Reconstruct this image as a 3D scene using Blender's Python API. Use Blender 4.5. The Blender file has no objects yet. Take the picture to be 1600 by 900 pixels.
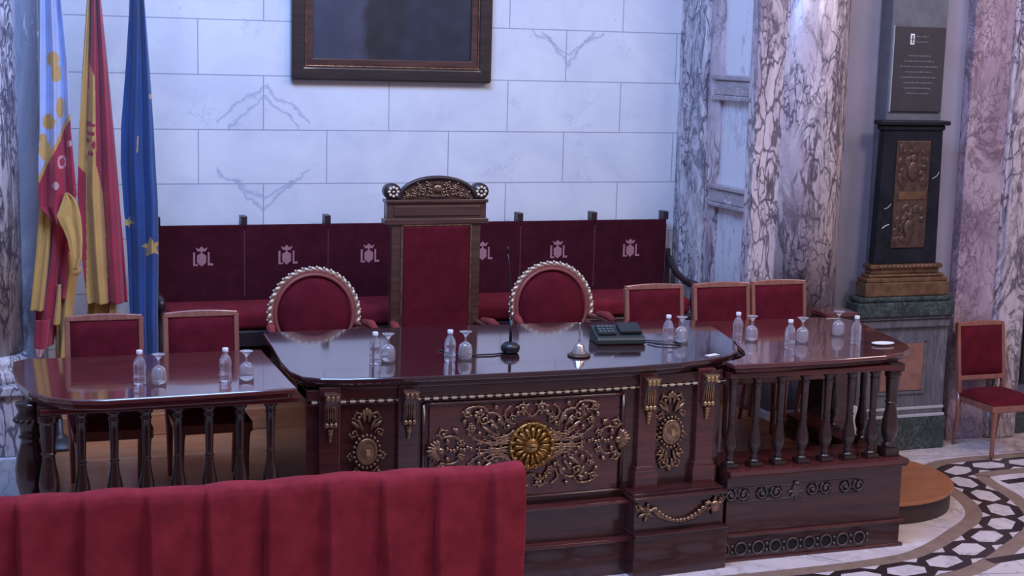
import bpy, bmesh, math, random
from mathutils import Matrix, Vector
PI = math.pi
S = bpy.context.scene
COL = S.collection

# ------------------------------------------------------------------ camera
cam_d = bpy.data.cameras.new('camera'); cam = bpy.data.objects.new('camera', cam_d); COL.objects.link(cam)
cam_d.sensor_width = 36.0; cam_d.lens = 2369.55 / 1600 * 36.0
cam_d.clip_start = .1; cam_d.clip_end = 100
_r = (0.94242166, -0.33339552, 0.02624561); _d = (-0.02742869, -0.15527112, -0.98749104); _f = (0.33330027, 0.92991306, -0.15547547)
cam.matrix_world = Matrix(((_r[0], -_d[0], -_f[0], 0), (_r[1], -_d[1], -_f[1], 0), (_r[2], -_d[2], -_f[2], 3.03), (0, 0, 0, 1)))
S.camera = cam

# ------------------------------------------------------------------ world, lights, exposure
w = bpy.data.worlds.new('hall_light'); S.world = w; w.use_nodes = True
w.node_tree.nodes['Background'].inputs[0].default_value = (.62, .55, .72, 1)
w.node_tree.nodes['Background'].inputs[1].default_value = .34

def area(name, loc, target, size, size_y, power, color):
    d = bpy.data.lights.new(name, 'AREA'); d.shape = 'RECTANGLE'; d.size = size; d.size_y = size_y
    d.energy = power; d.color = color
    o = bpy.data.objects.new(name, d); COL.objects.link(o); o.location = loc
    o.rotation_euler = (Vector(target) - Vector(loc)).to_track_quat('-Z', 'Y').to_euler()
    return o
area('window_daylight', (1.2, 6.6, 6.6), (2.9, 11, 2.3), 3.4, 1.6, 465, (.285, .485, 1.0))
area('ceiling_lamps', (3.2, 5.4, 6.6), (3.4, 9.0, 0.5), 1.2, 1.2, 80, (1.0, .82, .78))
area('aisle_lamps', (6.6, 4.6, 6.4), (6.2, 8.6, 0.2), 1.2, 1.2, 120, (1.0, .86, .84))
area('right_aisle_lamp', (9.0, 6.5, 5.5), (7.0, 9.6, 1.0), 1.6, 1.6, 70, (1.0, .78, .80))
S.view_settings.view_transform = 'Standard'; S.view_settings.look = 'None'
S.view_settings.exposure = 0.0; S.view_settings.gamma = 1.0; S.view_settings.use_curve_mapping = False

# ------------------------------------------------------------------ mesh helpers
class MB:
    def __init__(s): s.v = []; s.f = []; s.m = []; s.s = []; s.M = Matrix()
    def add(s, vs, fs, mi=0, sm=False):
        n = len(s.v)
        s.v += [tuple(s.M @ Vector(p)) for p in vs]
        for f in fs: s.f.append(tuple(n + i for i in f)); s.m.append(mi); s.s.append(sm)
    def box(s, x0, x1, y0, y1, z0, z1, mi=0):
        s.add([(x, y, z) for x in (x0, x1) for y in (y0, y1) for z in (z0, z1)],
              [(0, 1, 3, 2), (4, 6, 7, 5), (0, 4, 5, 1), (2, 3, 7, 6), (0, 2, 6, 4), (1, 5, 7, 3)], mi)
    def cbox(s, c, d, mi=0): s.box(c[0]-d[0]/2, c[0]+d[0]/2, c[1]-d[1]/2, c[1]+d[1]/2, c[2]-d[2]/2, c[2]+d[2]/2, mi)
    def prism(s, poly, a, b, plane='XY', mi=0, sm=False):
        n = len(poly)
        P = (lambda p, h: (p[0], p[1], h)) if plane == 'XY' else (lambda p, h: (p[0], h, p[1])) if plane == 'XZ' else (lambda p, h: (h, p[0], p[1]))
        s.add([P(p, a) for p in poly] + [P(p, b) for p in poly], [tuple(range(n)), tuple(range(2*n-1, n-1, -1))], mi)
        s.add([P(p, a) for p in poly] + [P(p, b) for p in poly], [(i, (i+1) % n, n+(i+1) % n, n+i) for i in range(n)], mi, sm)
    def lathe(s, prof, c=(0, 0, 0), seg=16, mi=0, sm=True, a0=0, a1=2*PI, sx=1, sy=1):
        full = abs(a1-a0-2*PI) < 1e-6; k = seg if full else seg+1; vs = []; fs = []
        for r, z in prof:
            for j in range(k):
                t = a0+(a1-a0)*j/seg
                vs.append((c[0]+r*math.cos(t)*sx, c[1]+r*math.sin(t)*sy, c[2]+z))
        for i in range(len(prof)-1):
            for j in range(seg):
                q = (j+1) % k if full else j+1
                fs.append((i*k+j, i*k+q, (i+1)*k+q, (i+1)*k+j))
        if full:
            if prof[0][0] > 1e-4: fs.append(tuple(range(k)))
            if prof[-1][0] > 1e-4: fs.append(tuple((len(prof)-1)*k+j for j in range(k)))
        s.add(vs, fs, mi, sm)
    def tube(s, pts, r, seg=8, closed=False, mi=0):
        pts = [Vector(p) for p in pts]; n = len(pts)
        if not isinstance(r, (list, tuple)): r = [r]*n
        vs = []; fs = []; up = None
        for i in range(n):
            a = pts[i-1] if (i or closed) else pts[i]; b = pts[(i+1) % n] if (i < n-1 or closed) else pts[i]
            t = (b-a); t = t.normalized() if t.length > 1e-9 else Vector((0, 0, 1))
            if up is None: up = t.orthogonal().normalized()
            up = (up - t*up.dot(t)); up = up.normalized() if up.length > 1e-6 else t.orthogonal().normalized()
            bn = t.cross(up)
            for j in range(seg):
                q = 2*PI*j/seg; vs.append(pts[i]+(up*math.cos(q)+bn*math.sin(q))*r[i])
        m = n if closed else n-1
        for i in range(m):
            for j in range(seg):
                fs.append((i*seg+j, i*seg+(j+1) % seg, ((i+1) % n)*seg+(j+1) % seg, ((i+1) % n)*seg+j))
        if not closed: fs += [tuple(range(seg)), tuple((n-1)*seg+j for j in range(seg))]
        s.add(vs, fs, mi, True)
    def blob(s, c, d, rot=0.0, seg=10, rings=6, mi=0, axis='Y'):
        R = Matrix.Rotation(rot, 3, axis); vs = []; fs = []
        for i in range(1, rings):
            p = PI*i/rings
            for j in range(seg):
                t = 2*PI*j/seg
                vs.append(Vector(c)+R @ Vector((d[0]*math.sin(p)*math.cos(t), d[1]*math.sin(p)*math.sin(t), d[2]*math.cos(p))))
        a = len(vs); vs.append(Vector(c)+R @ Vector((0, 0, d[2]))); vs.append(Vector(c)+R @ Vector((0, 0, -d[2])))
        for i in range(rings-2):
            for j in range(seg): fs.append((i*seg+j, i*seg+(j+1) % seg, (i+1)*seg+(j+1) % seg, (i+1)*seg+j))
        for j in range(seg):
            fs.append((a, (j+1) % seg, j)); fs.append((a+1, (rings-2)*seg+j, (rings-2)*seg+(j+1) % seg))
        s.add(vs, fs, mi, True)
    def grid(s, fn, nu, nv, mi=0, mf=None, sm=True):
        vs = [fn(i/nu, j/nv) for j in range(nv+1) for i in range(nu+1)]
        if mf is None:
            s.add(vs, [(j*(nu+1)+i, j*(nu+1)+i+1, (j+1)*(nu+1)+i+1, (j+1)*(nu+1)+i) for j in range(nv) for i in range(nu)], mi, sm)
        else:
            n = len(s.v); s.v += [tuple(s.M @ Vector(p)) for p in vs]
            for j in range(nv):
                for i in range(nu):
                    s.f.append(tuple(n+q for q in (j*(nu+1)+i, j*(nu+1)+i+1, (j+1)*(nu+1)+i+1, (j+1)*(nu+1)+i)))
                    s.m.append(mf((i+.5)/nu, (j+.5)/nv)); s.s.append(sm)
    def build(s, name, mats, parent=None, bevel=0, seg=2, solid=0, normals=True, sub=0):
        me = bpy.data.meshes.new(name); me.from_pydata(s.v, [], s.f)
        if not isinstance(mats, (list, tuple)): mats = [mats]
        for m in mats: me.materials.append(m)
        me.polygons.foreach_set('material_index', s.m); me.polygons.foreach_set('use_smooth', s.s)
        if normals:
            bm = bmesh.new(); bm.from_mesh(me)
            bmesh.ops.remove_doubles(bm, verts=bm.verts, dist=1e-6)
            bmesh.ops.recalc_face_normals(bm, faces=bm.faces); bm.to_mesh(me); bm.free()
        me.update()
        o = bpy.data.objects.new(name, me); COL.objects.link(o)
        if parent: o.parent = parent
        if solid: q = o.modifiers.new('s', 'SOLIDIFY'); q.thickness = solid; q.offset = 0
        if bevel: q = o.modifiers.new('b', 'BEVEL'); q.width = bevel; q.segments = seg; q.limit_method = 'ANGLE'; q.angle_limit = .6
        if sub: q = o.modifiers.new('u', 'SUBSURF'); q.levels = sub; q.render_levels = sub
        return o

def tag(o, label, cat, group=None):
    o['label'] = label; o['category'] = cat
    if group: o['group'] = group
    return o
def thing(name, label, cat, loc=(0, 0, 0), rz=0, group=None):
    o = bpy.data.objects.new(name, None); COL.objects.link(o); o.location = loc; o.rotation_euler = (0, 0, rz)
    return tag(o, label, cat, group)
def struct(o): o['kind'] = 'structure'; return o
def dup(root, loc, rz, label):
    r = root.copy(); COL.objects.link(r); r.location = loc; r.rotation_euler = (0, 0, rz); r['label'] = label
    for ch in list(root.children):
        c = ch.copy(); COL.objects.link(c); c.parent = r
        for g in list(ch.children): d = g.copy(); COL.objects.link(d); d.parent = c
    return r

# ------------------------------------------------------------------ materials
def newmat(name):
    m = bpy.data.materials.new(name); m.use_nodes = True; n = m.node_tree
    return m, n, n.nodes['Principled BSDF']
def link(n, a, b): n.links.new(a, b)
def setp(b, **k):
    for a, v in k.items():
        b.inputs[a.replace('_', ' ')].default_value = v
def c4(c): return (c[0], c[1], c[2], 1)
def coords(n, scale=(1, 1, 1), loc=(0, 0, 0)):
    t = n.nodes.new('ShaderNodeTexCoord'); mp = n.nodes.new('ShaderNodeMapping')
    mp.inputs['Scale'].default_value = scale; mp.inputs['Location'].default_value = loc
    link(n, t.outputs['Object'], mp.inputs[0]); return mp.outputs[0]
def noise(n, vec, scale, detail=4, rough=.55, dist=0):
    x = n.nodes.new('ShaderNodeTexNoise'); x.inputs['Scale'].default_value = scale; x.inputs['Detail'].default_value = detail
    x.inputs['Roughness'].default_value = rough; x.inputs['Distortion'].default_value = dist; link(n, vec, x.inputs['Vector']); return x.outputs['Fac']
def ramp(n, fac, stops):
    r = n.nodes.new('ShaderNodeValToRGB'); e = r.color_ramp.elements
    while len(e) < len(stops): e.new(.5)
    for q, (p, c) in zip(e, stops): q.position = p; q.color = c4(c) if len(c) == 3 else c
    link(n, fac, r.inputs[0]); return r.outputs[0]
def mixc(n, fac, a, b, mode='MIX'):
    x = n.nodes.new('ShaderNodeMix'); x.data_type = 'RGBA'; x.blend_type = mode
    for i, v in ((0, fac), (6, a), (7, b)):
        if hasattr(v, 'links'): link(n, v, x.inputs[i])
        else: x.inputs[i].default_value = v if i == 0 else c4(v)
    return x.outputs[2]
def math_(n, op, a, b=0.0, c=None):
    x = n.nodes.new('ShaderNodeMath'); x.operation = op
    for i, v in enumerate((a, b, c)):
        if v is None: continue
        if hasattr(v, 'links'): link(n, v, x.inputs[i])
        else: x.inputs[i].default_value = v
    return x.outputs[0]
def bump(n, b, h, strength=.3, dist=.01):
    x = n.nodes.new('ShaderNodeBump'); x.inputs['Strength'].default_value = strength; x.inputs['Distance'].default_value = dist
    link(n, h, x.inputs['Height']); link(n, x.outputs[0], b.inputs['Normal'])

def plain(name, col, rough=.5, metal=0, var=0, vscale=6, **k):
    m, n, b = newmat(name); setp(b, Base_Color=c4(col), Roughness=rough, Metallic=metal, **k)
    v = coords(n); f = noise(n, v, vscale)
    lo = [max(0, x*(1-var-.06)) for x in col]; hi = [min(1, x*(1+var+.06)) for x in col]
    link(n, ramp(n, f, [(.3, lo), (.7, hi)]), b.inputs['Base Color']); return m
def velvet(name, col, sheen=.35, tint=(.9, .25, .32)):
    m, n, b = newmat(name); setp(b, Roughness=.95, Specular_IOR_Level=.12, Sheen_Weight=sheen*.5, Sheen_Roughness=.4, Sheen_Tint=c4(tint))
    v = coords(n); f = noise(n, v, 9, 5, .6)
    link(n, ramp(n, f, [(.3, [x*.75 for x in col]), (.7, [x*1.2 for x in col])]), b.inputs['Base Color'])
    bump(n, b, noise(n, v, 400, 2), .12, .001); return m
def wood(name, a, bcol, rough=.25, coat=.5, scale=(3, 3, 18), horizontal=True):
    m, n, b = newmat(name); setp(b, Roughness=rough, Coat_Weight=coat, Coat_Roughness=.06, Coat_IOR=1.6)
    v = coords(n, (1.2, 6, 14) if horizontal else (14, 14, 1.2)); f = noise(n, v, 2.2, 6, .6, .6)
    link(n, ramp(n, f, [(.3, a), (.75, bcol)]), b.inputs['Base Color']); return m
def marble(name, base, mid, vein, scale=2.2, stretch=.45, rough=.25, heavy=.5, seed=0, spots=(.9, .9, .95), breccia=0.0):
    m, n, b = newmat(name); setp(b, Roughness=rough, Coat_Weight=.1)
    v = coords(n, (1, 1, stretch), (seed, seed*.7, seed*1.3))
    cl = ramp(n, noise(n, v, scale*.8, 5, .6, 1.2), [(.35, mid), (.62, base)])
    r1 = math_(n, 'ABSOLUTE', math_(n, 'SUBTRACT', noise(n, v, scale*2.1, 7, .68, 1.0), .5))
    mask = ramp(n, noise(n, v, scale*.9, 3, .5, .5), [(.5-.25*heavy, (1, 1, 1)), (.78-.2*heavy, (0, 0, 0))])
    v1 = ramp(n, r1, [(.0, (1, 1, 1)), (.028+.05*heavy, (0, 0, 0))])
    c = mixc(n, math_(n, 'MULTIPLY', v1, mask), cl, vein)
    v2 = ramp(n, noise(n, v, scale*4.2, 6, .7, .8), [(.60, (0, 0, 0)), (.68, (1, 1, 1))])
    c = mixc(n, math_(n, 'MULTIPLY', v2, math_(n, 'MULTIPLY', mask, .8)), c, [x*1.25 for x in vein])
    v3 = ramp(n, noise(n, v, scale*3.1, 4, .6, 1.4), [(.62, (0, 0, 0)), (.66, (1, 1, 1))])
    c = mixc(n, math_(n, 'MULTIPLY', v3, .45), c, spots)
    if breccia:
        tn = n.nodes.new('ShaderNodeTexNoise'); tn.inputs['Scale'].default_value = 5; tn.inputs['Detail'].default_value = 4; link(n, v, tn.inputs['Vector'])
        va = n.nodes.new('ShaderNodeVectorMath'); va.operation = 'MULTIPLY_ADD'; va.inputs[1].default_value = (.28, .28, .34)
        link(n, tn.outputs['Color'], va.inputs[0]); link(n, v, va.inputs[2])
        for sc, th in ((11, .05), (24, .07)):
            vo = n.nodes.new('ShaderNodeTexVoronoi'); vo.feature = 'DISTANCE_TO_EDGE'; vo.inputs['Scale'].default_value = sc; link(n, va.outputs[0], vo.inputs['Vector'])
            e = ramp(n, vo.outputs['Distance'], [(0, (1, 1, 1)), (th*.6, (1, 1, 1)), (th*.6+.06, (0, 0, 0))])
            k = ramp(n, noise(n, v, scale*(1.1 if sc < 20 else 1.6), 5, .62, .9), [(.47, (0, 0, 0)), (.56, (1, 1, 1))])
            c = mixc(n, math_(n, 'MULTIPLY', math_(n, 'MULTIPLY', e, k), breccia), c, vein)
    link(n, c, b.inputs['Base Color']); return m

def wall_marble():
    m, n, b = newmat('white_marble_blocks'); setp(b, Roughness=.35)
    t = n.nodes.new('ShaderNodeTexCoord'); sp = n.nodes.new('ShaderNodeSeparateXYZ'); link(n, t.outputs['Object'], sp.inputs[0])
    cb = n.nodes.new('ShaderNodeCombineXYZ')
    link(n, math_(n, 'SUBTRACT', sp.outputs[0], 1.53-9.35-.4675), cb.inputs[0]); link(n, math_(n, 'SUBTRACT', sp.outputs[2], 2.015-3.9), cb.inputs[1])
    br = n.nodes.new('ShaderNodeTexBrick'); link(n, cb.outputs[0], br.inputs['Vector'])
    for k, v in (('Scale', 1), ('Mortar Size', .005), ('Mortar Smooth', .4), ('Bias', 0), ('Brick Width', .935), ('Row Height', .39)): br.inputs[k].default_value = v
    br.offset = .5
    br.inputs['Color1'].default_value = (.80, .80, .81, 1); br.inputs['Color2'].default_value = (.74, .75, .78, 1); br.inputs['Mortar'].default_value = (.40, .40, .46, 1)
    v = t.outputs['Object']
    soft = ramp(n, noise(n, v, 1.7, 5, .6, 1.0), [(.3, (.84, .85, .9)), (.65, (1, 1, 1))])
    c = mixc(n, 1.0, br.outputs['Color'], soft, 'MULTIPLY')
    # fine random veins
    r1 = math_(n, 'ABSOLUTE', math_(n, 'SUBTRACT', noise(n, v, 2.3, 6, .65, 1.5), .5))
    msk = ramp(n, noise(n, v, 3.0, 2), [(.55, (0, 0, 0)), (.68, (1, 1, 1))])
    fac = math_(n, 'MULTIPLY', ramp(n, r1, [(0, (1, 1, 1)), (.012, (0, 0, 0))]), msk)
    c = mixc(n, math_(n, 'MULTIPLY', fac, .6), c, (.42, .42, .52))
    sx = ramp(n, noise(n, v, 9, 3, .5), [(.72, (0, 0, 0)), (.75, (1, 1, 1))])
    c = mixc(n, math_(n, 'MULTIPLY', sx, .7), c, (.35, .35, .45))
    # book-matched chevron veins
    nz = math_(n, 'MULTIPLY', math_(n, 'SUBTRACT', noise(n, v, 7, 4, .6), .5), .22)
    for (x0, z0, sl, hw) in ((2.0, 2.72, -.75, .34), (2.0, 2.66, -.95, .26), (2.0, 1.90, .62, .34), (2.0, 1.82, .95, .22), (4.35, 2.93, 1.1, .22), (4.35, 3.0, .6, .3)):
        ax = math_(n, 'ABSOLUTE', math_(n, 'SUBTRACT', sp.outputs[0], x0))
        d = math_(n, 'ABSOLUTE', math_(n, 'ADD', math_(n, 'SUBTRACT', math_(n, 'SUBTRACT', sp.outputs[2], z0), math_(n, 'MULTIPLY', ax, sl)), nz))
        f = math_(n, 'MULTIPLY', ramp(n, d, [(0, (1, 1, 1)), (.022, (0, 0, 0))]), math_(n, 'LESS_THAN', ax, hw))
        c = mixc(n, math_(n, 'MULTIPLY', f, .75), c, (.38, .40, .52))
    link(n, c, b.inputs['Base Color'])
    return m

M = {}
M['wall'] = wall_marble()
M['panel'] = marble('pale_marble', (.72, .72, .76), (.62, .62, .68), (.42, .41, .48), .9, .5, .35, .0, 3, (.74, .74, .78))
M['col_white'] = marble('veined_white_marble', (.70, .66, .68), (.50, .48, .54), (.075, .07, .11), 2.4, .34, .3, .8, 1, breccia=.85)
M['col_pink'] = marble('veined_rose_marble', (.66, .56, .58), (.44, .36, .42), (.09, .065, .09), 2.2, .34, .3, .7, 7, (.80, .72, .74), breccia=.85)
M['col_violet'] = marble('violet_marble', (.52, .40, .46), (.34, .25, .32), (.12, .07, .10), 1.6, .6, .3, .7, 12, (.66, .46, .42), breccia=.6)
M['col_grey'] = marble('grey_streaked_marble', (.36, .38, .44), (.24, .26, .32), (.10, .11, .15), 3, .25, .35, .8, 5)
M['band'] = marble('brown_band_marble', (.40, .35, .37), (.28, .24, .27), (.12, .10, .12), 4, 2.5, .3, .8, 9)
M['plaster'] = plain('lavender_plaster', (.29, .29, .40), .6, 0, .03, 2)
M['slab'] = plain('dark_grey_slate', (.13, .135, .16), .45, 0, .12, 9)
M['green'] = marble('dark_green_marble', (.035, .055, .05), (.015, .025, .024), (.10, .12, .11), 4, 1, .2, .25, 4, (.07, .10, .09))
M['grey_ped'] = marble('streaked_grey_pedestal_marble', (.15, .15, .17), (.10, .10, .12), (.05, .05, .06), 6, .14, .35, .6, 6, (.27, .26, .29))
M['red_marble'] = plain('red_brown_marble', (.26, .12, .09), .3, 0, .2, 8)
M['black_marble'] = marble('black_veined_marble', (.018, .018, .026), (.010, .010, .014), (.02, .02, .025), 3, 1, .4, .2, 8, (.03, .03, .035)); M['black_marble'].node_tree.nodes['Principled BSDF'].inputs['Specular IOR Level'].default_value = .15; M['black_marble'].node_tree.nodes['Principled BSDF'].inputs['Coat Weight'].default_value = 0
M['bronze'] = plain('brown_bronze', (.11, .065, .05), .45, .6, .3, 20)
M['bronze_base'] = plain('gilt_bronze_base', (.20, .11, .06), .4, .6, .3, 14)
M['plaque'] = plain('dark_plaque', (.045, .042, .046), .4, 0, .05)
M['plaque_ink'] = plain('plaque_lettering', (.17, .16, .17), .5)
M['white'] = plain('white_enamel', (.85, .85, .85), .4)
M['desk'] = wood('dark_mahogany', (.030, .009, .010), (.085, .024, .022), .27, .35)
M['desk_red'] = wood('red_mahogany_panel', (.055, .012, .013), (.14, .030, .026), .27, .35)
M['top'] = wood('polished_table_top', (.030, .010, .014), (.055, .016, .020), .12, 1.0)
M['side_top'] = wood('polished_side_table_top', (.085, .022, .022), (.15, .04, .036), .16, 1.0)
M['turned'] = wood('turned_dark_wood', (.022, .011, .010), (.05, .020, .016), .32, .3, horizontal=False)
M['walnut'] = wood('carved_walnut', (.05, .02, .016), (.12, .05, .036), .3, .3)
M['bench_wood'] = plain('near_black_wood', (.035, .02, .022), .35)
M['chair_wood'] = wood('reddish_chair_wood', (.22, .075, .055), (.36, .14, .10), .3, .3, horizontal=False)
M['floor_wood'] = wood('orange_floorboards', (.34, .13, .055), (.50, .21, .095), .35, .3)
M['step_wood'] = wood('orange_step_wood', (.36, .13, .05), (.50, .20, .085), .3, .3)
M['step_side'] = plain('dark_step_riser', (.05, .028, .026), .5)
M['red'] = velvet('crimson_velvet', (.105, .008, .016), .14)
M['red_dark'] = velvet('dark_crimson_velvet', (.055, .007, .014), .10)
M['drape'] = velvet('crimson_drape_velvet', (.30, .030, .044), .3)
M['emblem'] = plain('dusty_pink_embroidery', (.38, .17, .19), .8)
M['stud'] = plain('dull_studs', (.16, .06, .07), .5)
M['gold'] = plain('gilt', (.50, .33, .16), .3, .75, .15, 30)
M['old_gold'] = plain('dulled_gilt', (.30, .185, .12), .27, .75, .4, 40)
M['pale_gold'] = plain('pale_gilt', (.70, .58, .44), .4, .4, .12, 30)
M['medal_gold'] = plain('medallion_gilt', (.36, .19, .055), .3, .8, .2, 20)
M['black'] = plain('black_plastic', (.016, .018, .02), .35)
M['black_soft'] = plain('black_greenish_plastic', (.03, .04, .038), .4)
M['silver'] = plain('silver', (.62, .58, .56), .25, .9)
M['brass'] = plain('brass', (.45, .33, .16), .3, .9)
M['iron'] = plain('dark_iron', (.05, .04, .04), .45, .4)
M['mixed_frame'] = wood('dark_brown_frame', (.018, .011, .012), (.05, .03, .026), .35, .3)
M['hollow_shade'] = plain('painted_hollow_shade', (.008, .007, .008), .8)
M['cap'] = plain('white_bottle_cap', (.8, .78, .82), .4)
M['f_blue'] = plain('flag_blue_silk', (.012, .055, .21), .6, 0, .15, 3, Sheen_Weight=.2)
M['f_lblue'] = plain('flag_pale_blue_silk', (.42, .48, .70), .6, 0, .05, 5, Sheen_Weight=.2)
M['f_yel'] = plain('flag_yellow_silk', (.58, .34, .09), .6, 0, .08, 5, Sheen_Weight=.2)
M['f_red'] = plain('flag_red_silk', (.36, .018, .045), .6, 0, .1, 5, Sheen_Weight=.2)
M['f_gold'] = plain('flag_gold_crown', (.55, .46, .30), .6)
M['f_pink'] = plain('flag_pale_flower', (.62, .34, .34), .6)
M['fl_white'] = marble('floor_white_marble', (.84, .72, .70), (.72, .61, .60), (.42, .36, .38), 1.5, 1, .22, .1, 2)
M['fl_tan'] = plain('floor_tan_stone', (.30, .20, .15), .3, 0, .1, 10)
M['fl_black'] = plain('floor_dark_stone', (.035, .022, .024), .25, 0, .1)
M['fl_joint'] = plain('floor_joint', (.25, .2, .2), .6)
def glassy(name, ior, tint=(1, 1, 1), rough=0.0, mixd=.14):
    m, n, b = newmat(name)
    g = n.nodes.new('ShaderNodeBsdfGlass'); g.inputs['IOR'].default_value = ior; g.inputs['Color'].default_value = c4(tint); g.inputs['Roughness'].default_value = rough
    d = n.nodes.new('ShaderNodeBsdfDiffuse'); d.inputs['Color'].default_value = (.9, .88, .95, 1)
    x = n.nodes.new('ShaderNodeMixShader'); x.inputs[0].default_value = mixd
    link(n, g.outputs[0], x.inputs[1]); link(n, d.outputs[0], x.inputs[2])
    link(n, x.outputs[0], n.nodes['Material Output'].inputs['Surface']); return m
M['bottle'] = glassy('clear_bottle_plastic', 1.33, (.97, .96, 1), .02)
M['glass'] = glassy('clear_glass', 1.45)

def portrait_paint():
    m, n, b = newmat('dark_oil_paint'); setp(b, Roughness=.45)
    t = n.nodes.new('ShaderNodeTexCoord'); sp = n.nodes.new('ShaderNodeSeparateXYZ'); link(n, t.outputs['Object'], sp.inputs[0])
    wob = math_(n, 'MULTIPLY', math_(n, 'SUBTRACT', noise(n, t.outputs['Object'], 5, 3), .5), .18)
    x = math_(n, 'ADD', sp.outputs[0], wob)
    c = ramp(n, math_(n, 'MULTIPLY', math_(n, 'ADD', x, .62), 1/1.24),
             [(.0, (.045, .052, .085)), (.30, (.065, .068, .10)), (.345, (.016, .011, .012)), (.5, (.014, .012, .014)), (.62, (.013, .024, .038)), (.85, (.012, .019, .032)), (1, (.016, .017, .028))])
    c = mixc(n, .35, c, ramp(n, noise(n, t.outputs['Object'], 6, 6), [(.3, (.008, .008, .012)), (.7, (.05, .052, .075))]))
    link(n, c, b.inputs['Base Color']); return m
M['paint'] = portrait_paint()

# ------------------------------------------------------------------ setting
def wall_back():
    b = MB(); b.box(.1, 5.6, 11.0, 11.2, 0, 5.2); struct(b.build('wall_back', M['wall']))
wall_back()

def build_floor():
    b = MB()
    b.add([(-3, 4, 0), (9.5, 4, 0), (9.5, 12, 0), (-3, 12, 0)], [(0, 1, 2, 3)], 0)
    # curved inlaid band, centre line in metres
    P = [(9.4, 9.36), (8.6, 9.34), (7.9, 9.32), (7.42, 9.31), (7.09, 9.30), (6.86, 9.22), (6.75, 8.98), (6.69, 8.62), (6.56, 8.27), (6.36, 8.02), (6.07, 7.81), (5.77, 7.61), (5.45, 7.46), (5.08, 7.40), (4.6, 7.38), (4.1, 7.38), (3.0, 7.38), (1.0, 7.38)]
    Q = []
    for i in range(len(P)-1):
        p0 = Vector(P[max(i-1, 0)]); p1 = Vector(P[i]); p2 = Vector(P[i+1]); p3 = Vector(P[min(i+2, len(P)-1)])
        for k in range(8):
            t = k/8; Q.append(.5*((2*p1)+(p2-p0)*t+(2*p0-5*p1+4*p2-p3)*t*t+(3*p1-p0-3*p2+p3)*t**3))
    Q.append(Vector(P[-1]))
    L = [0]
    for i in range(1, len(Q)): L.append(L[-1]+(Q[i]-Q[i-1]).length)
    def at(s, off):
        s = min(max(s, 0), L[-1]-1e-4)
        i = max(k for k in range(len(L)) if L[k] <= s); i = min(i, len(Q)-2)
        t = (s-L[i])/(L[i+1]-L[i]); p = Q[i].lerp(Q[i+1], t)
        d0 = (Q[min(i+1, len(Q)-1)]-Q[max(i-1, 0)]).normalized(); d1 = (Q[min(i+2, len(Q)-1)]-Q[i]).normalized()
        d = d0.lerp(d1, t).normalized(); nrm = Vector((-d.y, d.x)); q = p+nrm*off; return (q.x, q.y)
    def strip(o0, o1, z, mi):
        n = int(L[-1]/.04)
        for i in range(n):
            a, c = L[-1]*i/n, L[-1]*(i+1)/n
            pts = [at(a, o0), at(c, o0), at(c, o1), at(a, o1)]
            b.add([(x, y, z) for x, y in pts], [(0, 1, 2, 3)], mi)
    strip(-.25, .25, .0006, 1); strip(-.138, .138, .0012, 2)
    n = int(L[-1]/.335)
    for k in range(n):
        s = (k+.5)*.335; hw = .078
        pts = [at(s-.145, 0), at(s-.085, hw), at(s+.085, hw), at(s+.145, 0), at(s+.085, -hw), at(s-.085, -hw)]
        b.add([(x, y, .0018) for x, y in pts], [tuple(range(6))], 0)
        for sg in (1, -1):
            pts = [at(s+.1675-.075, sg*.136), at(s+.1675+.075, sg*.136), at(s+.1675, sg*.085)]
            b.add([(x, y, .0018) for x, y in pts], [(0, 1, 2)], 0)
    for (x, y, a) in ((7.20, 8.90, .1), (5.98, 7.44, .1), (7.9, 8.3, 0), (6.9, 7.7, 0)):
        d = Vector((math.cos(a), math.sin(a)))*.16; e = Vector((-d.y, d.x)).normalized()*.045
        b.add([(x-d.x-e.x, y-d.y-e.y, .001), (x+d.x-e.x, y+d.y-e.y, .001), (x+d.x+e.x, y+d.y+e.y, .001), (x-d.x+e.x, y-d.y+e.y, .001)], [(0, 1, 2, 3)], 2)
    for (x0, y0, x1, y1) in ((4.78, 7.83, 4.93, 7.66), (6.1, 9.6, 9.4, 9.62), (5.6, 7.25, 9.4, 6.5), (7.2, 8.5, 9.4, 8.4)):
        d = Vector((x1-x0, y1-y0)).normalized(); e = Vector((-d.y, d.x))*.004
        b.add([(x0-e.x, y0-e.y, .0005), (x1-e.x, y1-e.y, .0005), (x1+e.x, y1+e.y, .0005), (x0+e.x, y0+e.y, .0005)], [(0, 1, 2, 3)], 3)
    struct(b.build('floor', [M['fl_white'], M['fl_tan'], M['fl_black'], M['fl_joint']], normals=False))
build_floor()

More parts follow.
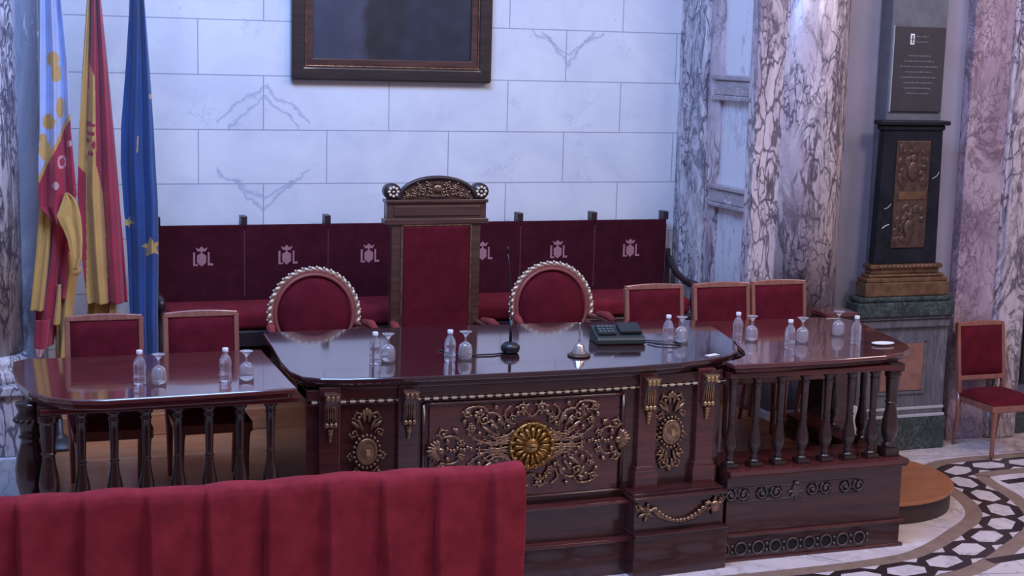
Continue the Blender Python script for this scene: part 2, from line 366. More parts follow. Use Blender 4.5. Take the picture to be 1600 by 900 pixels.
def shell():
    # right return of the alcove with two stone bands, and its flat corner pilasters
    b = MB(); b.box(5.4, 5.6, 9.9, 11.0, 0, 5.2); struct(b.build('wall_right', M['panel']))
    b = MB(); b.box(.2, .4, 9.9, 11.0, 0, 5.2); struct(b.build('wall_left', M['col_grey']))
    n = 1
    for (x0, x1, y0, y1, k) in ((5.30, 5.42, 10.86, 11.0, 'col_white'), (5.335, 5.42, 10.62, 10.86, 'col_white'), (5.37, 5.42, 10.42, 10.62, 'col_pink'),
                               (.38, .43, 10.4, 11.0, 'col_grey'), (.38, .46, 10.7, 11.0, 'col_grey')):
        b = MB(); b.box(x0, x1, y0, y1, .0, 5.2); struct(b.build('trim_%d' % n, M[k], bevel=.012)); n += 1
    b = MB(); b.box(5.345, 5.62, 9.8, 9.92, 0, 5.2); struct(b.build('trim_%d' % n, M['col_pink'], bevel=.012)); n += 1
    for (z0, z1) in ((2.69, 2.88), (1.88, 2.05), (3.6, 3.8)):
        b = MB(); h = z1-z0
        b.box(5.36, 5.42, 9.9, 10.5, z0+h*.2, z1-h*.2)
        b.box(5.34, 5.42, 9.9, 10.52, z0, z0+h*.2); b.box(5.34, 5.42, 9.9, 10.52, z1-h*.2, z1)
        struct(b.build('trim_%d' % n, M['band'], bevel=.008)); n += 1
    # right front wall (lavender plaster) and far left one
    b = MB(); b.box(5.6, 9.5, 10.15, 10.35, 0, 5.2); struct(b.build('wall_front_right', M['plaster']))
    b = MB(); b.box(-3.0, .2, 10.15, 10.35, 0, 5.2); struct(b.build('wall_front_left', M['panel']))
    b = MB(); b.box(6.10, 9.5, 10.09, 10.15, 0, .24); struct(b.build('baseboard_right', M['green'], bevel=.01))
    # dark grey slab pilaster behind the bronze pedestal
    b = MB(); b.box(6.57, 7.06, 9.99, 10.15, 0, 5.2); struct(b.build('trim_%d' % n, M['slab'], bevel=.006)); n += 1
    # raised wooden floors
    b = MB(); b.box(.42, 5.32, 8.25, 11.0, 0, .45); struct(b.build('floor_dais', M['floor_wood']))
    b = MB(); b.box(.46, 5.30, 9.95, 11.0, .45, .60); struct(b.build('floor_upper_dais', M['floor_wood'], bevel=.01))
shell()

def column(name, x, y, r, mat, label, ped_mat, zp=.9, base='panel'):
    t = thing(name, label, 'column', (x, y, 0))
    b = MB()
    b.lathe([(r*1.0, zp+.16), (r*.985, 2.5), (r*.96, 5.2)], seg=40); b.build('shaft', M[mat], t)
    b = MB()
    b.lathe([(r*1.16, zp), (r*1.18, zp+.03), (r*1.16, zp+.06), (r*1.06, zp+.08), (r*1.09, zp+.11), (r*1.08, zp+.13), (r*1.0, zp+.165)], seg=40)
    b.build('base_moulding', M[mat], t)
    b = MB(); q = r*1.14
    b.box(-q, q, -q, q*.45, .45, zp-.06); b.box(-q*1.08, q*1.08, -q*1.08, q*.45, zp-.06, zp); b.build('pedestal', M[ped_mat], t, bevel=.01)
    b = MB(); b.box(-q*1.06, q*1.06, -q*1.06, q*.45, 0, .45); b.build('plinth', M[base], t, bevel=.01)
    return t
column('marble_column', -.03, 9.98, .32, 'col_white', 'grey and white veined marble column at the left edge beside the flags', 'col_white')
column('marble_column', 5.83, 9.98, .325, 'col_pink', 'pink and white veined marble column behind the chairs on the right', 'grey_ped')

def rose_pilaster():
    t = thing('marble_pilaster', 'mottled violet and rose marble pilaster behind the lone red chair', 'pilaster', (7.36, 10.15, 0))
    b = MB(); b.box(0, .40, -.10, 0, .0, 5.2); b.build('flat_shaft', M['col_violet'], t, bevel=.008)
    b = MB(); b.box(.39, .63, -.16, 0, .0, 5.2); b.box(.36, .43, -.13, 0, 0, 5.2); b.build('outer_shaft', M['col_pink'], t, bevel=.02)
rose_pilaster()

def part_disc(cx, cy, r, xcut, side, n=48):
    P = []
    for i in range(n*2+1):
        a = -PI/2+PI*i/n; x, y = cx+r*math.cos(a), cy+r*math.sin(a)
        if (x-xcut)*side >= 0: P.append((x, y))
    return P
def step(label, cx, cy, r, xcut, side, h):
    t = thing('curved_step', label, 'step', (0, 0, 0))
    b = MB(); b.prism(part_disc(cx, cy, r-.02, xcut, side), 0, h-.022); b.build('riser', M['step_side'], t)
    b = MB(); b.prism(part_disc(cx, cy, r, xcut, side), h-.022, h); b.build('tread', M['step_wood'], t, bevel=.006)
step('rounded orange wooden step at the right end of the dais', 5.75, 8.86, .675, 5.475, 1, .15)
step('brown wooden step at the bottom left, outside the left table', .10, 8.86, .66, .12, -1, .30)

# ------------------------------------------------------------------ ornament helpers (front faces -Y, drawn in x,z)
def curve(b, pts, y, r0, r1=None, n=14, mi=0, seg=6, leafy=False):
    P = [Vector((p[0], 0, p[1])) for p in pts]; out = []
    for i in range(len(P)-1):
        p0 = P[max(i-1, 0)]; p1 = P[i]; p2 = P[i+1]; p3 = P[min(i+2, len(P)-1)]
        for k in range(5):
            t = k/5; out.append(.5*((2*p1)+(p2-p0)*t+(2*p0-5*p1+4*p2-p3)*t*t+(3*p1-p0-3*p2+p3)*t**3))
    out.append(P[-1]); m = len(out); r1 = r0 if r1 is None else r1
    yy = y if callable(y) else (lambda x: y)
    b.tube([(p.x, yy(p.x), p.z) for p in out], [r0+(r1-r0)*i/(m-1) for i in range(m)], seg, mi=mi)
    if leafy:
        for i in range(2, m-1, 3):
            t = out[i+1]-out[i-1]; a = math.atan2(t.z, t.x)
            for sd in (1, -1): leaf(b, out[i].x, out[i].z, r0*3.2*(1-.4*i/m), r0*1.3, a+sd*.75, yy, r0*.7, mi)
def spiral(b, cx, cz, R, turns, a0, d, y, r0, r1, mi=0, k=.25, seg=6):
    n = max(10, int(turns*14)); pts = []; rr = []
    yy = y(cx) if callable(y) else y
    for i in range(n+1):
        t = i/n; a = a0+d*t*turns*2*PI; r = R*(1-(1-k)*t)
        pts.append((cx+r*math.cos(a), yy-.004*t, cz+r*math.sin(a))); rr.append(r0+(r1-r0)*t)
    b.tube(pts, [q*.85 for q in rr], seg, mi=mi)
    for i in range(2, n-3, 3):
        p, q = pts[i], pts[i+1]; a = math.atan2(q[2]-p[2], q[0]-p[0]); leaf(b, p[0], p[2], r0*2.6, r0*1.2, a-d*.8, p[1], r0*.6, mi)
    b.blob(pts[-1], (r0*1.3, r0*1.1, r0*1.3), mi=mi, seg=8, rings=5)
def leaf(b, x, z, L, wd, ang, y, th=.012, mi=0):
    yy = y(x) if callable(y) else y
    c = (x+math.cos(ang)*L/2, yy, z+math.sin(ang)*L/2)
    b.blob(c, (L/2, th, wd/2), -ang, 8, 6, mi)

# ------------------------------------------------------------------ presidential desk
DY = lambda x: 7.90+.055*((x-2.95)/1.25)**2          # bowed front face
def front_outline(x0, x1, off, yb=8.45, n=14):
    return [(x0+(x1-x0)*i/n, DY(x0+(x1-x0)*i/n)-off) for i in range(n+1)]+[(x1, yb), (x0, yb)]
TILT = .021
def ztop(y): return 1.238+(y-7.9)*TILT      # slight rise to the back, added so the top mirrors the wall
def desk():
    t = thing('presidential_desk', 'large dark mahogany desk with gilt scrollwork and bowed front, centre of the dais', 'desk', (0, 0, 0))
    b = MB()
    out = [(1.66, 9.17), (1.64, 8.75), (1.615, 8.35), (1.62, 8.12), (1.66, 7.985), (1.75, 7.92), (1.9, 7.885), (2.2, 7.86), (2.6, 7.845), (2.95, 7.84), (3.3, 7.84), (3.6, 7.85), (3.9, 7.885), (4.12, 7.945),
           (4.28, 8.02), (4.39, 8.12), (4.46, 8.26), (4.53, 8.5), (4.575, 8.75), (4.59, 8.98), (4.57, 9.05), (4.4, 9.09), (3.8, 9.13), (2.9, 9.17), (2.2, 9.18)]
    b.prism(out, 1.205, 1.24); b.v = [(p[0], p[1], p[2]-.002+(p[1]-7.9)*TILT) for p in b.v]; o = b.build('table_top', M['top'], t, bevel=.010, seg=3)
    b = MB(); cx, cy = 3.05, 8.5
    b.prism([(cx+(x-cx)*.975, cy+(y-cy)*.955) for x, y in out], 1.17, 1.205); b.v = [(p[0], p[1], p[2]-.002+((p[1]-7.9)*TILT if p[2] > 1.2 else 0)) for p in b.v]; b.build('under_moulding', M['desk'], t, bevel=.012, seg=3)
    b = MB(); b.prism(front_outline(1.68, 4.20, 0), .44, 1.17)
    b.box(1.68, 2.2, 8.45, 9.0, .45, 1.17); b.box(3.7, 4.20, 8.45, 9.0, .45, 1.17)
    b.build('desk_body', M['desk'], t)
    b = MB(); b.prism(front_outline(1.68, 4.20, .022, 8.2), 1.112, 1.17); b.prism(front_outline(1.68, 4.20, .012, 8.2), 1.082, 1.092); b.build('frieze', M['desk'], t, bevel=.004)
    # gilt dentils in a row
    b = MB(); x = 1.72
    while x < 4.2:
        b.cbox((x, DY(x)-.018, 1.102), (.031, .02, .013)); b.cbox((x+.026, DY(x)-.012, 1.102), (.06, .012, .004))
        x += .052
    b.build('gilt_dentils', M['pale_gold'], t, bevel=.003)
    # centre panel with raised frame
    b = MB(); b.prism(front_outline(2.36, 3.52, .012, 8.1), .50, 1.06); b.build('centre_panel', M['desk_red'], t, bevel=.006)
    b = MB()
    for z in (.49, 1.066): b.tube([(2.33+i*.0605, DY(2.33+i*.0605)-.012, z) for i in range(21)], .012, 6)
    for x in (2.33, 3.54): b.tube([(x, DY(x)-.012, .49), (x, DY(x)-.012, 1.066)], .012, 6)
    b.build('panel_frame', M['desk'], t)
    # pilasters with corbels
    for k, cx in enumerate((1.80, 2.235, 3.69, 4.08)):
        y = DY(cx); b = MB()
        b.box(cx-.058, cx+.058, y-.04, y+.05, .60, 1.19)
        b.box(cx-.075, cx+.075, y-.055, y+.05, .47, .60); b.box(cx-.067, cx+.067, y-.048, y+.05, .60, .625)
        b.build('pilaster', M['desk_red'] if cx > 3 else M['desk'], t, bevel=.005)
        b = MB()
        b.prism([(-.050, 1.165), (-.115, 1.16), (-.118, 1.13), (-.085, 1.08), (-.075, 1.0), (-.060, .965), (-.04, .95)], cx-.036, cx+.036, 'YZ')
        b.v = [(p[0], p[1]+y+.008, p[2]) for p in b.v]
        cb = b.build('corbel', M['walnut'], t, bevel=.005)
        b = MB(); yy = y-.108
        for dx in (-.026, 0, .026): b.blob((cx+dx, yy, 1.140), (.014, .012, .020))
        b.cbox((cx, yy+.004, 1.160), (.088, .022, .010))
        for dx in (-.022, -.007, .008, .023): b.tube([(cx+dx*.9, y-.082, 1.105), (cx+dx*.8, y-.076, 1.0)], .004, 5)
        for dx in (-.024, 0, .024): b.blob((cx+dx, y-.075, .985), (.013, .014, .016))
        for i in range(4): b.blob((cx, y-.062+i*.004, .955-i*.02), (.018-.003*i, .013, .014))
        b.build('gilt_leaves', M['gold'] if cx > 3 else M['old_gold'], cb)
    # plinth: centre and two projecting bays, two lips
    b = MB(); b.prism(front_outline(1.66, 4.215, .10), 0, .205); b.prism(front_outline(1.66, 4.20, .055), .205, .44)
    b.build('plinth', M['desk'], t, bevel=.006)
    b = MB()
    for (z, o) in ((.215, .115), (.435, .085)):
        b.prism(front_outline(1.66, 4.21, o, 8.2), z-.012, z+.008)
    b.build('plinth_moulding', M['desk_red'], t, bevel=.005)
    for (x0, x1) in ((1.70, 2.34), (3.57, 4.17)):
        b = MB(); b.prism(front_outline(x0, x1, .16, n=6), .262, .455); b.prism(front_outline(x0-.01, x1+.012, .20, n=6), 0, .25)
        b.prism(front_outline(x0-.012, x1+.014, .215, n=6), .25, .266); b.prism(front_outline(x0-.012, x1+.014, .185, n=6), .455, .475)
        b.prism(front_outline(x0, x1, .14, n=6), .475, .49)
        b.build('bay_plinth', M['desk'], t, bevel=.006)
        # swag
        b = MB(); c = (x0+x1)/2; f = lambda x: DY(x)-.172
        curve(b, [(c-.19, .41), (c-.12, .345), (c, .315), (c+.12, .345), (c+.19, .41)], f, .014)
        random.seed(3)
        for i in range(15):
            u = -1+2*i/14; b.blob((c+u*.17, f(c+u*.17)-.008, .318+.085*u*u), (.014, .012, .014+.004*random.random()))
        for s in (-1, 1):
            b.blob((c+s*.225, f(c), .385), (.032, .016, .038))
            for a in range(6): leaf(b, c+s*.225, .385, .062, .022, a*PI/3+.4, f)
            spiral(b, c+s*.275, .42, .022, .9, PI/2, -s, f, .006, .004)
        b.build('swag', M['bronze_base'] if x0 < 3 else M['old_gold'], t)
    # narrow bay ornaments around oval medallion
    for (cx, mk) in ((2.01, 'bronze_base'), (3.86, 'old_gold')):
        b = MB(); f = lambda x: DY(x)-.012; cz = .815
        b.lathe([(.060, 0), (.064, .012), (.052, .022), (.046, .016), (.034, .02), (.0, .03)], seg=24)
        b.v = [(cx+p[0], f(cx)-p[2], cz+p[1]*1.25) for p in b.v]
        for a in range(20):
            q = 2*PI*a/20; b.blob((cx+.074*math.cos(q), f(cx)-.008, cz+.092*math.sin(q)), (.010, .012, .010), seg=7, rings=5)
        for sx in (1, -1):
            spiral(b, cx+sx*.045, cz+.20, .030, 1.0, -PI/2, sx, f, .008, .005)
            spiral(b, cx+sx*.072, cz+.105, .026, 1.0, PI, -sx, f, .007, .005)
            spiral(b, cx+sx*.085, cz-.03, .022, .9, PI/2, -sx, f, .007, .004)
            spiral(b, cx+sx*.068, cz-.12, .028, 1.0, PI/2, sx, f, .008, .005)
            spiral(b, cx+sx*.04, cz-.195, .030, 1.0, PI/2, -sx, f, .008, .005)
            for (dx, dz, l, an) in ((.02, .11, .09, 1.2), (.035, .13, .07, .7), (.012, .16, .08, 1.5), (.02, -.11, .09, -1.3), (.04, -.13, .06, -.8), (.014, -.16, .07, -1.5)):
                leaf(b, cx+sx*dx, cz+dz, l, .022, an if sx > 0 else PI-an, f)
        leaf(b, cx, cz+.20, .05, .03, PI/2, f); leaf(b, cx, cz-.20, .05, .03, -PI/2, f)
        go = b.build('gilt_ornament', M[mk], t)
        b = MB(); b.cbox((cx, f(cx)-.034, cz), (.026, .012, .036)); b.build('gilt_boss', M['gold'], go, bevel=.005)
    # great centre ornament
    cx, cz = 2.965, .80; f = lambda x: DY(x)-.026
    m = MB()
    m.lathe([(.132, 0), (.140, .018), (.128, .034), (.118, .022), (.112, .016), (.040, .026), (.036, .034), (.0, .036)], seg=40)
    for a in range(16):
        q = 2*PI*a/16; m.tube([(.045*math.cos(q), .045*math.sin(q), .026), (.078*math.cos(q), .078*math.sin(q), .036), (.108*math.cos(q), .108*math.sin(q), .024)], [.004, .010, .013], 7)
    for a in range(16):
        q = 2*PI*(a+.5)/16; m.blob((.125*math.cos(q), .125*math.sin(q), .03), (.019, .012, .010), rot=q, axis='Z', seg=8, rings=5)
    m.v = [(cx+p[0], f(cx)-p[2]+.012, cz+p[1]) for p in m.v]; md = m.build('medallion', M['medal_gold'], t)
    m = MB(); m.cbox((cx, f(cx)-.036, cz+.008), (.036, .022, .014)); m.cbox((cx, f(cx)-.036, cz-.012), (.036, .022, .014)); m.build('medallion_letter', M['gold'], md, bevel=.004)
    b = MB(); random.seed(5)
    for sx in (1, -1):
        X = lambda dx: cx+sx*dx
        def C(pts, r0=.011, r1=.005): curve(b, [(X(p[0]), cz+p[1]) for p in pts], f, r0*.72, r1*.8, leafy=True)
        for i in range(13):       # acanthus fan beside the medallion
            an = -1.05+2.1*i/12; l = .15+.04*math.cos(an*2)
            ex = .145+l*math.cos(an); ez = l*math.sin(an)*.85
            C([(.135*math.cos(an*.6), .11*math.sin(an)), (.15+l*.5*math.cos(an*.8), l*.45*math.sin(an*.8)+.02*math.sin(i*2)), (ex, ez)], .011, .004)
        for sz in (1, -1):
            C([(.16, .10*sz), (.185, .17*sz), (.225, .20*sz), (.265, .203*sz)], .008, .012)
            C([(.265, .203*sz), (.29, .235*sz), (.335, .243*sz), (.385, .232*sz), (.41, .20*sz)], .007, .012)
            spiral(b, X(.385), cz+.205*sz, .026, 1.1, PI/2 if sz > 0 else -PI/2, -sx*sz, f, .009, .006)
            spiral(b, X(.285), cz+.165*sz, .034, 1.2, PI/2*sz, -sx*sz, f, .009, .006)
            spiral(b, X(.365), cz+.125*sz, .024, 1.1, 0, sz*sx, f, .008, .006)
            C([(.29, .03*sz), (.34, .06*sz), (.38, .10*sz), (.36, .15*sz)], .008, .006)
            C([(.41, .02*sz), (.43, .055*sz), (.47, .08*sz), (.53, .075*sz), (.55, .10*sz)], .007, .010)
            spiral(b, X(.525), cz+.10*sz, .030, 1.0, -PI/2*sz, sx*sz, f, .009, .006)
            spiral(b, X(.42), cz+.045*sz, .022, 1.0, PI, -sx*sz, f, .007, .005)
            # above / below the medallion
            C([(.0, .165*sz), (.03, .19*sz), (.045, .225*sz), (.02, .24*sz)], .008, .006)
            spiral(b, X(.065), cz+.215*sz, .032, 1.1, PI if sx > 0 else 0, -sx*sz, f, .010, .006)
            spiral(b, X(.115), cz+.165*sz, .024, 1.1, -PI/2, sx*sz, f, .008, .005)
            C([(.10, .13*sz), (.15, .15*sz), (.165, .20*sz), (.13, .235*sz)], .008, .011)
            for (dx, dz) in ((.09, .19), (.145, .12), (.20, .155), (.24, .13), (.315, .09), (.45, .11), (.34, .19), (.22, .235), (.50, .05), (.31, .215), (.405, .16)):
                b.blob((X(dx), f(X(dx))-.006, cz+dz*sz), (.013, .013, .013+.006*random.random()), seg=7, rings=5)
            for (dx, dz, l, an) in ((.20, .10, .09, .9), (.23, .08, .09, .6), (.29, .20, .06, .2), (.33, .14, .06, 1.8), (.44, .09, .05, .9), (.05, .17, .06, 1.3), (.17, .12, .08, 1.1)):
                leaf(b, X(dx), cz+dz*sz, l, .024, (an if sx > 0 else PI-an)*sz, f)
        for i in range(8): b.blob((X(.36+.02*i), f(X(.5)), cz+.008*math.sin(i*2)), (.012, .012, .014), seg=7, rings=5)
        for i in range(9):        # palmette
            an = -1.35+2.7*i/8; leaf(b, X(.545), cz, .085-.012*abs(an), .026, an if sx > 0 else PI-an, f, .016)
        b.blob((X(.54), f(X(.54))-.01, cz), (.022, .018, .022))
    b.build('gilt_scrollwork', M['old_gold'], t)
desk()

# ------------------------------------------------------------------ side tables with balustrades
BAL = [(.034, 0), (.036, .012), (.022, .018), (.018, .026), (.030, .036), (.022, .046), (.020, .055), (.034, .080), (.041, .11), (.040, .135), (.033, .17), (.025, .21), (.021, .25), (.020, .255), (.027, .262), (.020, .270),
       (.021, .30), (.024, .42), (.025, .475), (.031, .482), (.025, .490), (.026, .505), (.036, .515), (.036, .535)]
def side_table(sx, name_label, X, outline, yb, off, E):
    """X maps the local run (0 at the outer corner, growing towards the desk) to world x"""
    t = thing('balustrade_table', name_label, 'table', (0, 0, 0))
    b = MB(); b.prism(outline, 1.19, 1.22); b.build('table_top', M['side_top'], t, bevel=.010, seg=3)
    cx = sum(p[0] for p in outline)/len(outline); cy = sum(p[1] for p in outline)/len(outline)
    b = MB(); b.prism([(cx+(x-cx)*.96, cy+(y-cy)*.93) for x, y in outline], 1.155, 1.19); b.build('under_moulding', M['desk_red'], t, bevel=.010)
    lo, hi = sorted((X(-.04), X(E)))
    b = MB(); b.box(lo, hi, 7.87, 7.95, 1.125, 1.156); b.build('top_rail', M['desk_red'], t, bevel=.004)
    for k in range(7):
        x = X(off+.1635*k)
        b = MB(); b.lathe([(r, z) for r, z in BAL], (x, 7.91, .595), 14)
        b.cbox((x, 7.91, .583), (.078, .078, .03)); b.build('baluster', M['turned'], t)
    for y in (8.25, 8.6):
        b = MB(); b.lathe(BAL, (X(.0), y, .595), 14); b.cbox((X(.0), y, .583), (.078, .078, .03)); b.build('baluster', M['turned'], t)
    # corner post
    b = MB(); x = X(-.0)
    b.cbox((x, 7.93, .595), (.10, .10, .055)); b.cbox((x, 7.93, 1.14), (.10, .10, .05))
    b.lathe([(.04, .62), (.045, .64), (.03, .66), (.048, .70), (.054, .75), (.048, .80), (.036, .86), (.032, .90), (.042, .91), (.034, .92), (.040, 1.0), (.044, 1.07), (.052, 1.08), (.052, 1.12)], (x, 7.93, 0), 18)
    b.build('corner_post', M['turned'], t, bevel=.003)
    # plinth
    lo, hi = sorted((X(-.06), X(E))); co = X(-.06)
    b = MB()
    b.box(lo, hi, 7.84, 8.24, 0, .16); b.box(lo, hi, 7.85, 8.24, .16, .52)
    r0, r1 = sorted((X(-.06), X(.06)))
    b.box(r0, r1, 8.24, yb, 0, .52)
    b.build('plinth', M['desk'], t, bevel=.02 if False else .006)
    b = MB(); lo2, hi2 = sorted((X(-.085), X(E)))
    b.box(lo2, hi2, 7.815, 8.25, .535, .568); b.box(lo2, hi2, 7.83, 8.25, .518, .535)
    b.box(min(X(-.085), X(.085)), max(X(-.085), X(.085)), 8.25, yb, .535, .568)
    b.box(lo2, hi2, 7.822, 7.85, .158, .176); b.box(lo2, hi2, 7.828, 7.86, .0, .020)
    b.build('plinth_moulding', M['desk_red'], t, bevel=.006)
    b = MB(); lo3, hi3 = sorted((X(.10), X(E-.02)))  # flat near-black plates, shade of the plinth openings put into colour
    for u in (.253, .342, .463, .566, .812, .910, 1.044, 1.143):
        x = X(1.396-u if sx > 0 else u); b.prism([(x+.041*math.cos(2*PI*j/20), .415+.041*math.sin(2*PI*j/20)) for j in range(20)], 7.8475, 7.86, 'XZ')
    for u in (.297, .515, .861, 1.094):
        x = X(1.396-u if sx > 0 else u); b.box(x-.05, x+.05, 7.848, 7.86, .388, .440)
    lo4, hi4 = sorted((X(.19), X(E-.04))); b.box(lo4, hi4, 7.8375, 7.86, .045, .111); b.build('painted_opening_shade', M['hollow_shade'], t)
    b = MB()
    for i, u in enumerate((.253, .342, .463, .566, .812, .910, 1.044, 1.143)):
        x = X(1.396-u if sx > 0 else u); d = 1 if i % 2 else -1
        spiral(b, x, .415, .040, 1.25, PI/2+(.6 if d > 0 else -.6), d*(1 if sx > 0 else -1), 7.845, .0075, .006, k=.3)
        b.blob((x-.0, 7.843, .415), (.010, .009, .012), seg=7, rings=5)
    xm = X(.695)
    b.blob((xm, 7.845, .415), (.034, .018, .042)); b.blob((xm, 7.84, .462), (.022, .014, .014))
    for a in range(5): leaf(b, xm, .41, .06, .02, PI+a*PI/4, 7.845)
    for z in (.373, .457): b.tube([(X(1.396-.253) if sx > 0 else X(.253), 7.846, z), (X(1.396-1.143) if sx > 0 else X(1.143), 7.846, z)], .0035, 6)
    b.build('scroll_openwork', M['iron'] if sx < 0 else M['bronze_grille'], t)
    b = MB()
    for i in range(9):
        x = X(.235+.118*i); n = 20
        b.tube([(x+.039*math.cos(2*PI*j/n), 7.834, .078+.039*math.sin(2*PI*j/n)) for j in range(n)], .006, 6, True)
        for dz in (-.02, .02): b.blob((x+.059, 7.834, .078+dz), (.012, .008, .010), seg=7, rings=5)
    b.build('circle_grille', M['bronze_grille'], t)
    return t
M['bronze_grille'] = plain('dull_bronze', (.13, .10, .095), .4, .5, .2, 20)
RT = side_table(1, 'red-brown balustrade table on the right of the desk, with openwork plinth', lambda u: 5.385-u,
    [(4.3, 7.835), (4.6, 7.835), (5.0, 7.855), (5.3, 7.885), (5.46, 7.94), (5.57, 8.03), (5.65, 8.18), (5.71, 8.5), (5.77, 8.85), (5.79, 9.02), (5.74, 9.16), (5.6, 9.2), (4.625, 9.2), (4.625, 9.0), (4.61, 8.75), (4.57, 8.5), (4.50, 8.25), (4.43, 8.1), (4.33, 8.0), (4.22, 7.95), (4.222, 7.84)], 9.1, .145, 1.165)
LT = side_table(-1, 'red-brown balustrade table on the left of the desk, behind the drape', lambda u: .33+u,
    [(1.60, 7.80), (1.3, 7.78), (.9, 7.76), (.6, 7.75), (.44, 7.79), (.33, 7.87), (.24, 8.02), (.19, 8.25), (.175, 8.55), (.185, 8.82), (.25, 8.87), (.5, 8.87), (1.60, 8.87), (1.60, 8.2)], 8.8, .165, 1.30)

def big_post():
    b = MB()
    b.lathe([(.065, .56), (.07, .60), (.05, .64), (.06, .68), (.075, .74), (.078, .80), (.068, .87), (.05, .93), (.045, .96), (.06, .975), (.046, .99), (.05, 1.02), (.068, 1.05), (.072, 1.08), (.055, 1.11), (.07, 1.14), (.07, 1.155)], (.245, 8.06, 0), 22)
    for a in range(14):
        q = 2*PI*a/14; b.blob((.245+.072*math.cos(q), 8.06+.072*math.sin(q), 1.065), (.013, .013, .013), seg=7, rings=5)
    b.build('carved_end_post', M['turned'], LT)
    b = MB(); b.box(.165, .325, 7.98, 8.14, 0, .56); b.build('post_pedestal', M['desk'], LT, bevel=.01)
big_post()

# ------------------------------------------------------------------ rectangular upholstered chair
def make_chair(label):
    t = thing('upholstered_chair', label, 'chair', (0, 0, 0), 0, 'red velvet side chairs')
    W = .205; rec = .14
    yb = lambda z: .21+(z-.45)*rec
    for s in (-1, 1):
        b = MB(); b.lathe([(.012, 0), (.018, .03), (.016, .2), (.022, .34), (.026, .36), (.026, .40)], (s*(W-.02), -.22, 0), 10); b.build('leg', M['chair_wood'], t)
        b = MB(); b.tube([(s*(W-.015), .26, 0), (s*(W-.01), .215, .25), (s*W, yb(.45), .45)], [.014, .02, .022], 8); b.build('leg', M['chair_wood'], t)
    b = MB()
    b.prism([(-W-.015, -.245), (W+.015, -.245), (W, .225), (-W, .225)], .37, .43); b.build('seat_frame', M['chair_wood'], t, bevel=.008)
    b = MB()
    def fn(u, v):
        x = (u*2-1); y = (v*2-1); h = (1-abs(x)**4)*(1-abs(y)**4)
        return ((W+.012)*x, -.012+.232*y, .43+.06*h**.4)
    b.grid(fn, 14, 14); b.prism([(-W-.012, -.244), (W+.012, -.244), (W+.012, .22), (-W-.012, .22)], .425, .432); b.build('seat', M['red'], t)
    # back: frame and padded panel, leaning
    T = Matrix.Translation((0, yb(.55), .55)) @ Matrix.Rotation(-math.atan(rec), 4, 'X')
    b = MB(); b.M = T
    for s in (-1, 1): b.prism([(s*W-.018 if s < 0 else s*W-.012, -.12), (s*W+.012 if s < 0 else s*W+.018, -.12), (s*W+.012 if s < 0 else s*W+.018, .425), (s*W-.018 if s < 0 else s*W-.012, .425)], -.02, .02, 'XZ')
    n = 10; arc = [(-W-.012+(2*W+.024)*i/n, .44+.012*math.sin(PI*i/n)) for i in range(n+1)]
    b.prism([(-W-.012, .41), (W+.012, .41)]+arc[::-1], -.022, .022, 'XZ'); b.box(-W, W, -.018, .018, -.02, .02)
    b.build('back_frame', M['chair_wood'], t, bevel=.006)
    b = MB(); b.M = T
    def fp(u, v):
        x = u*2-1; y = v*2-1; h = ((1-abs(x)**6)*(1-abs(y)**6))**.5
        return ((W-.014)*x, -.012-.028*h, .215+.197*y)
    b.grid(fp, 14, 14); b.box(-W+.014, W-.014, -.014, .02, .018, .412); b.build('back_panel', M['red'], t)
    return t
ZP = .45
chair0 = make_chair('red velvet chair nearest the flags, its back rising behind the left table')
chair0.location = (.70, 8.70, ZP)
for x, y, z, rz, lab in ((1.26, 8.72, ZP, 0, 'red velvet chair behind the left table, the one next to the desk'),
                     (4.445, 9.20, ZP, .0, 'red velvet chair seen behind the right back corner of the desk'),
                     (4.965, 9.20, ZP, .0, 'red velvet chair in the middle of the three on the right side'),
                     (5.44, 9.23, ZP, .0, 'red velvet chair in front of the pink marble column, beside the table end'),
                     (7.53, 9.66, 0, .0, 'lone red velvet chair standing on the patterned marble floor at far right')):
    dup(chair0, (x, y, z), rz, lab)

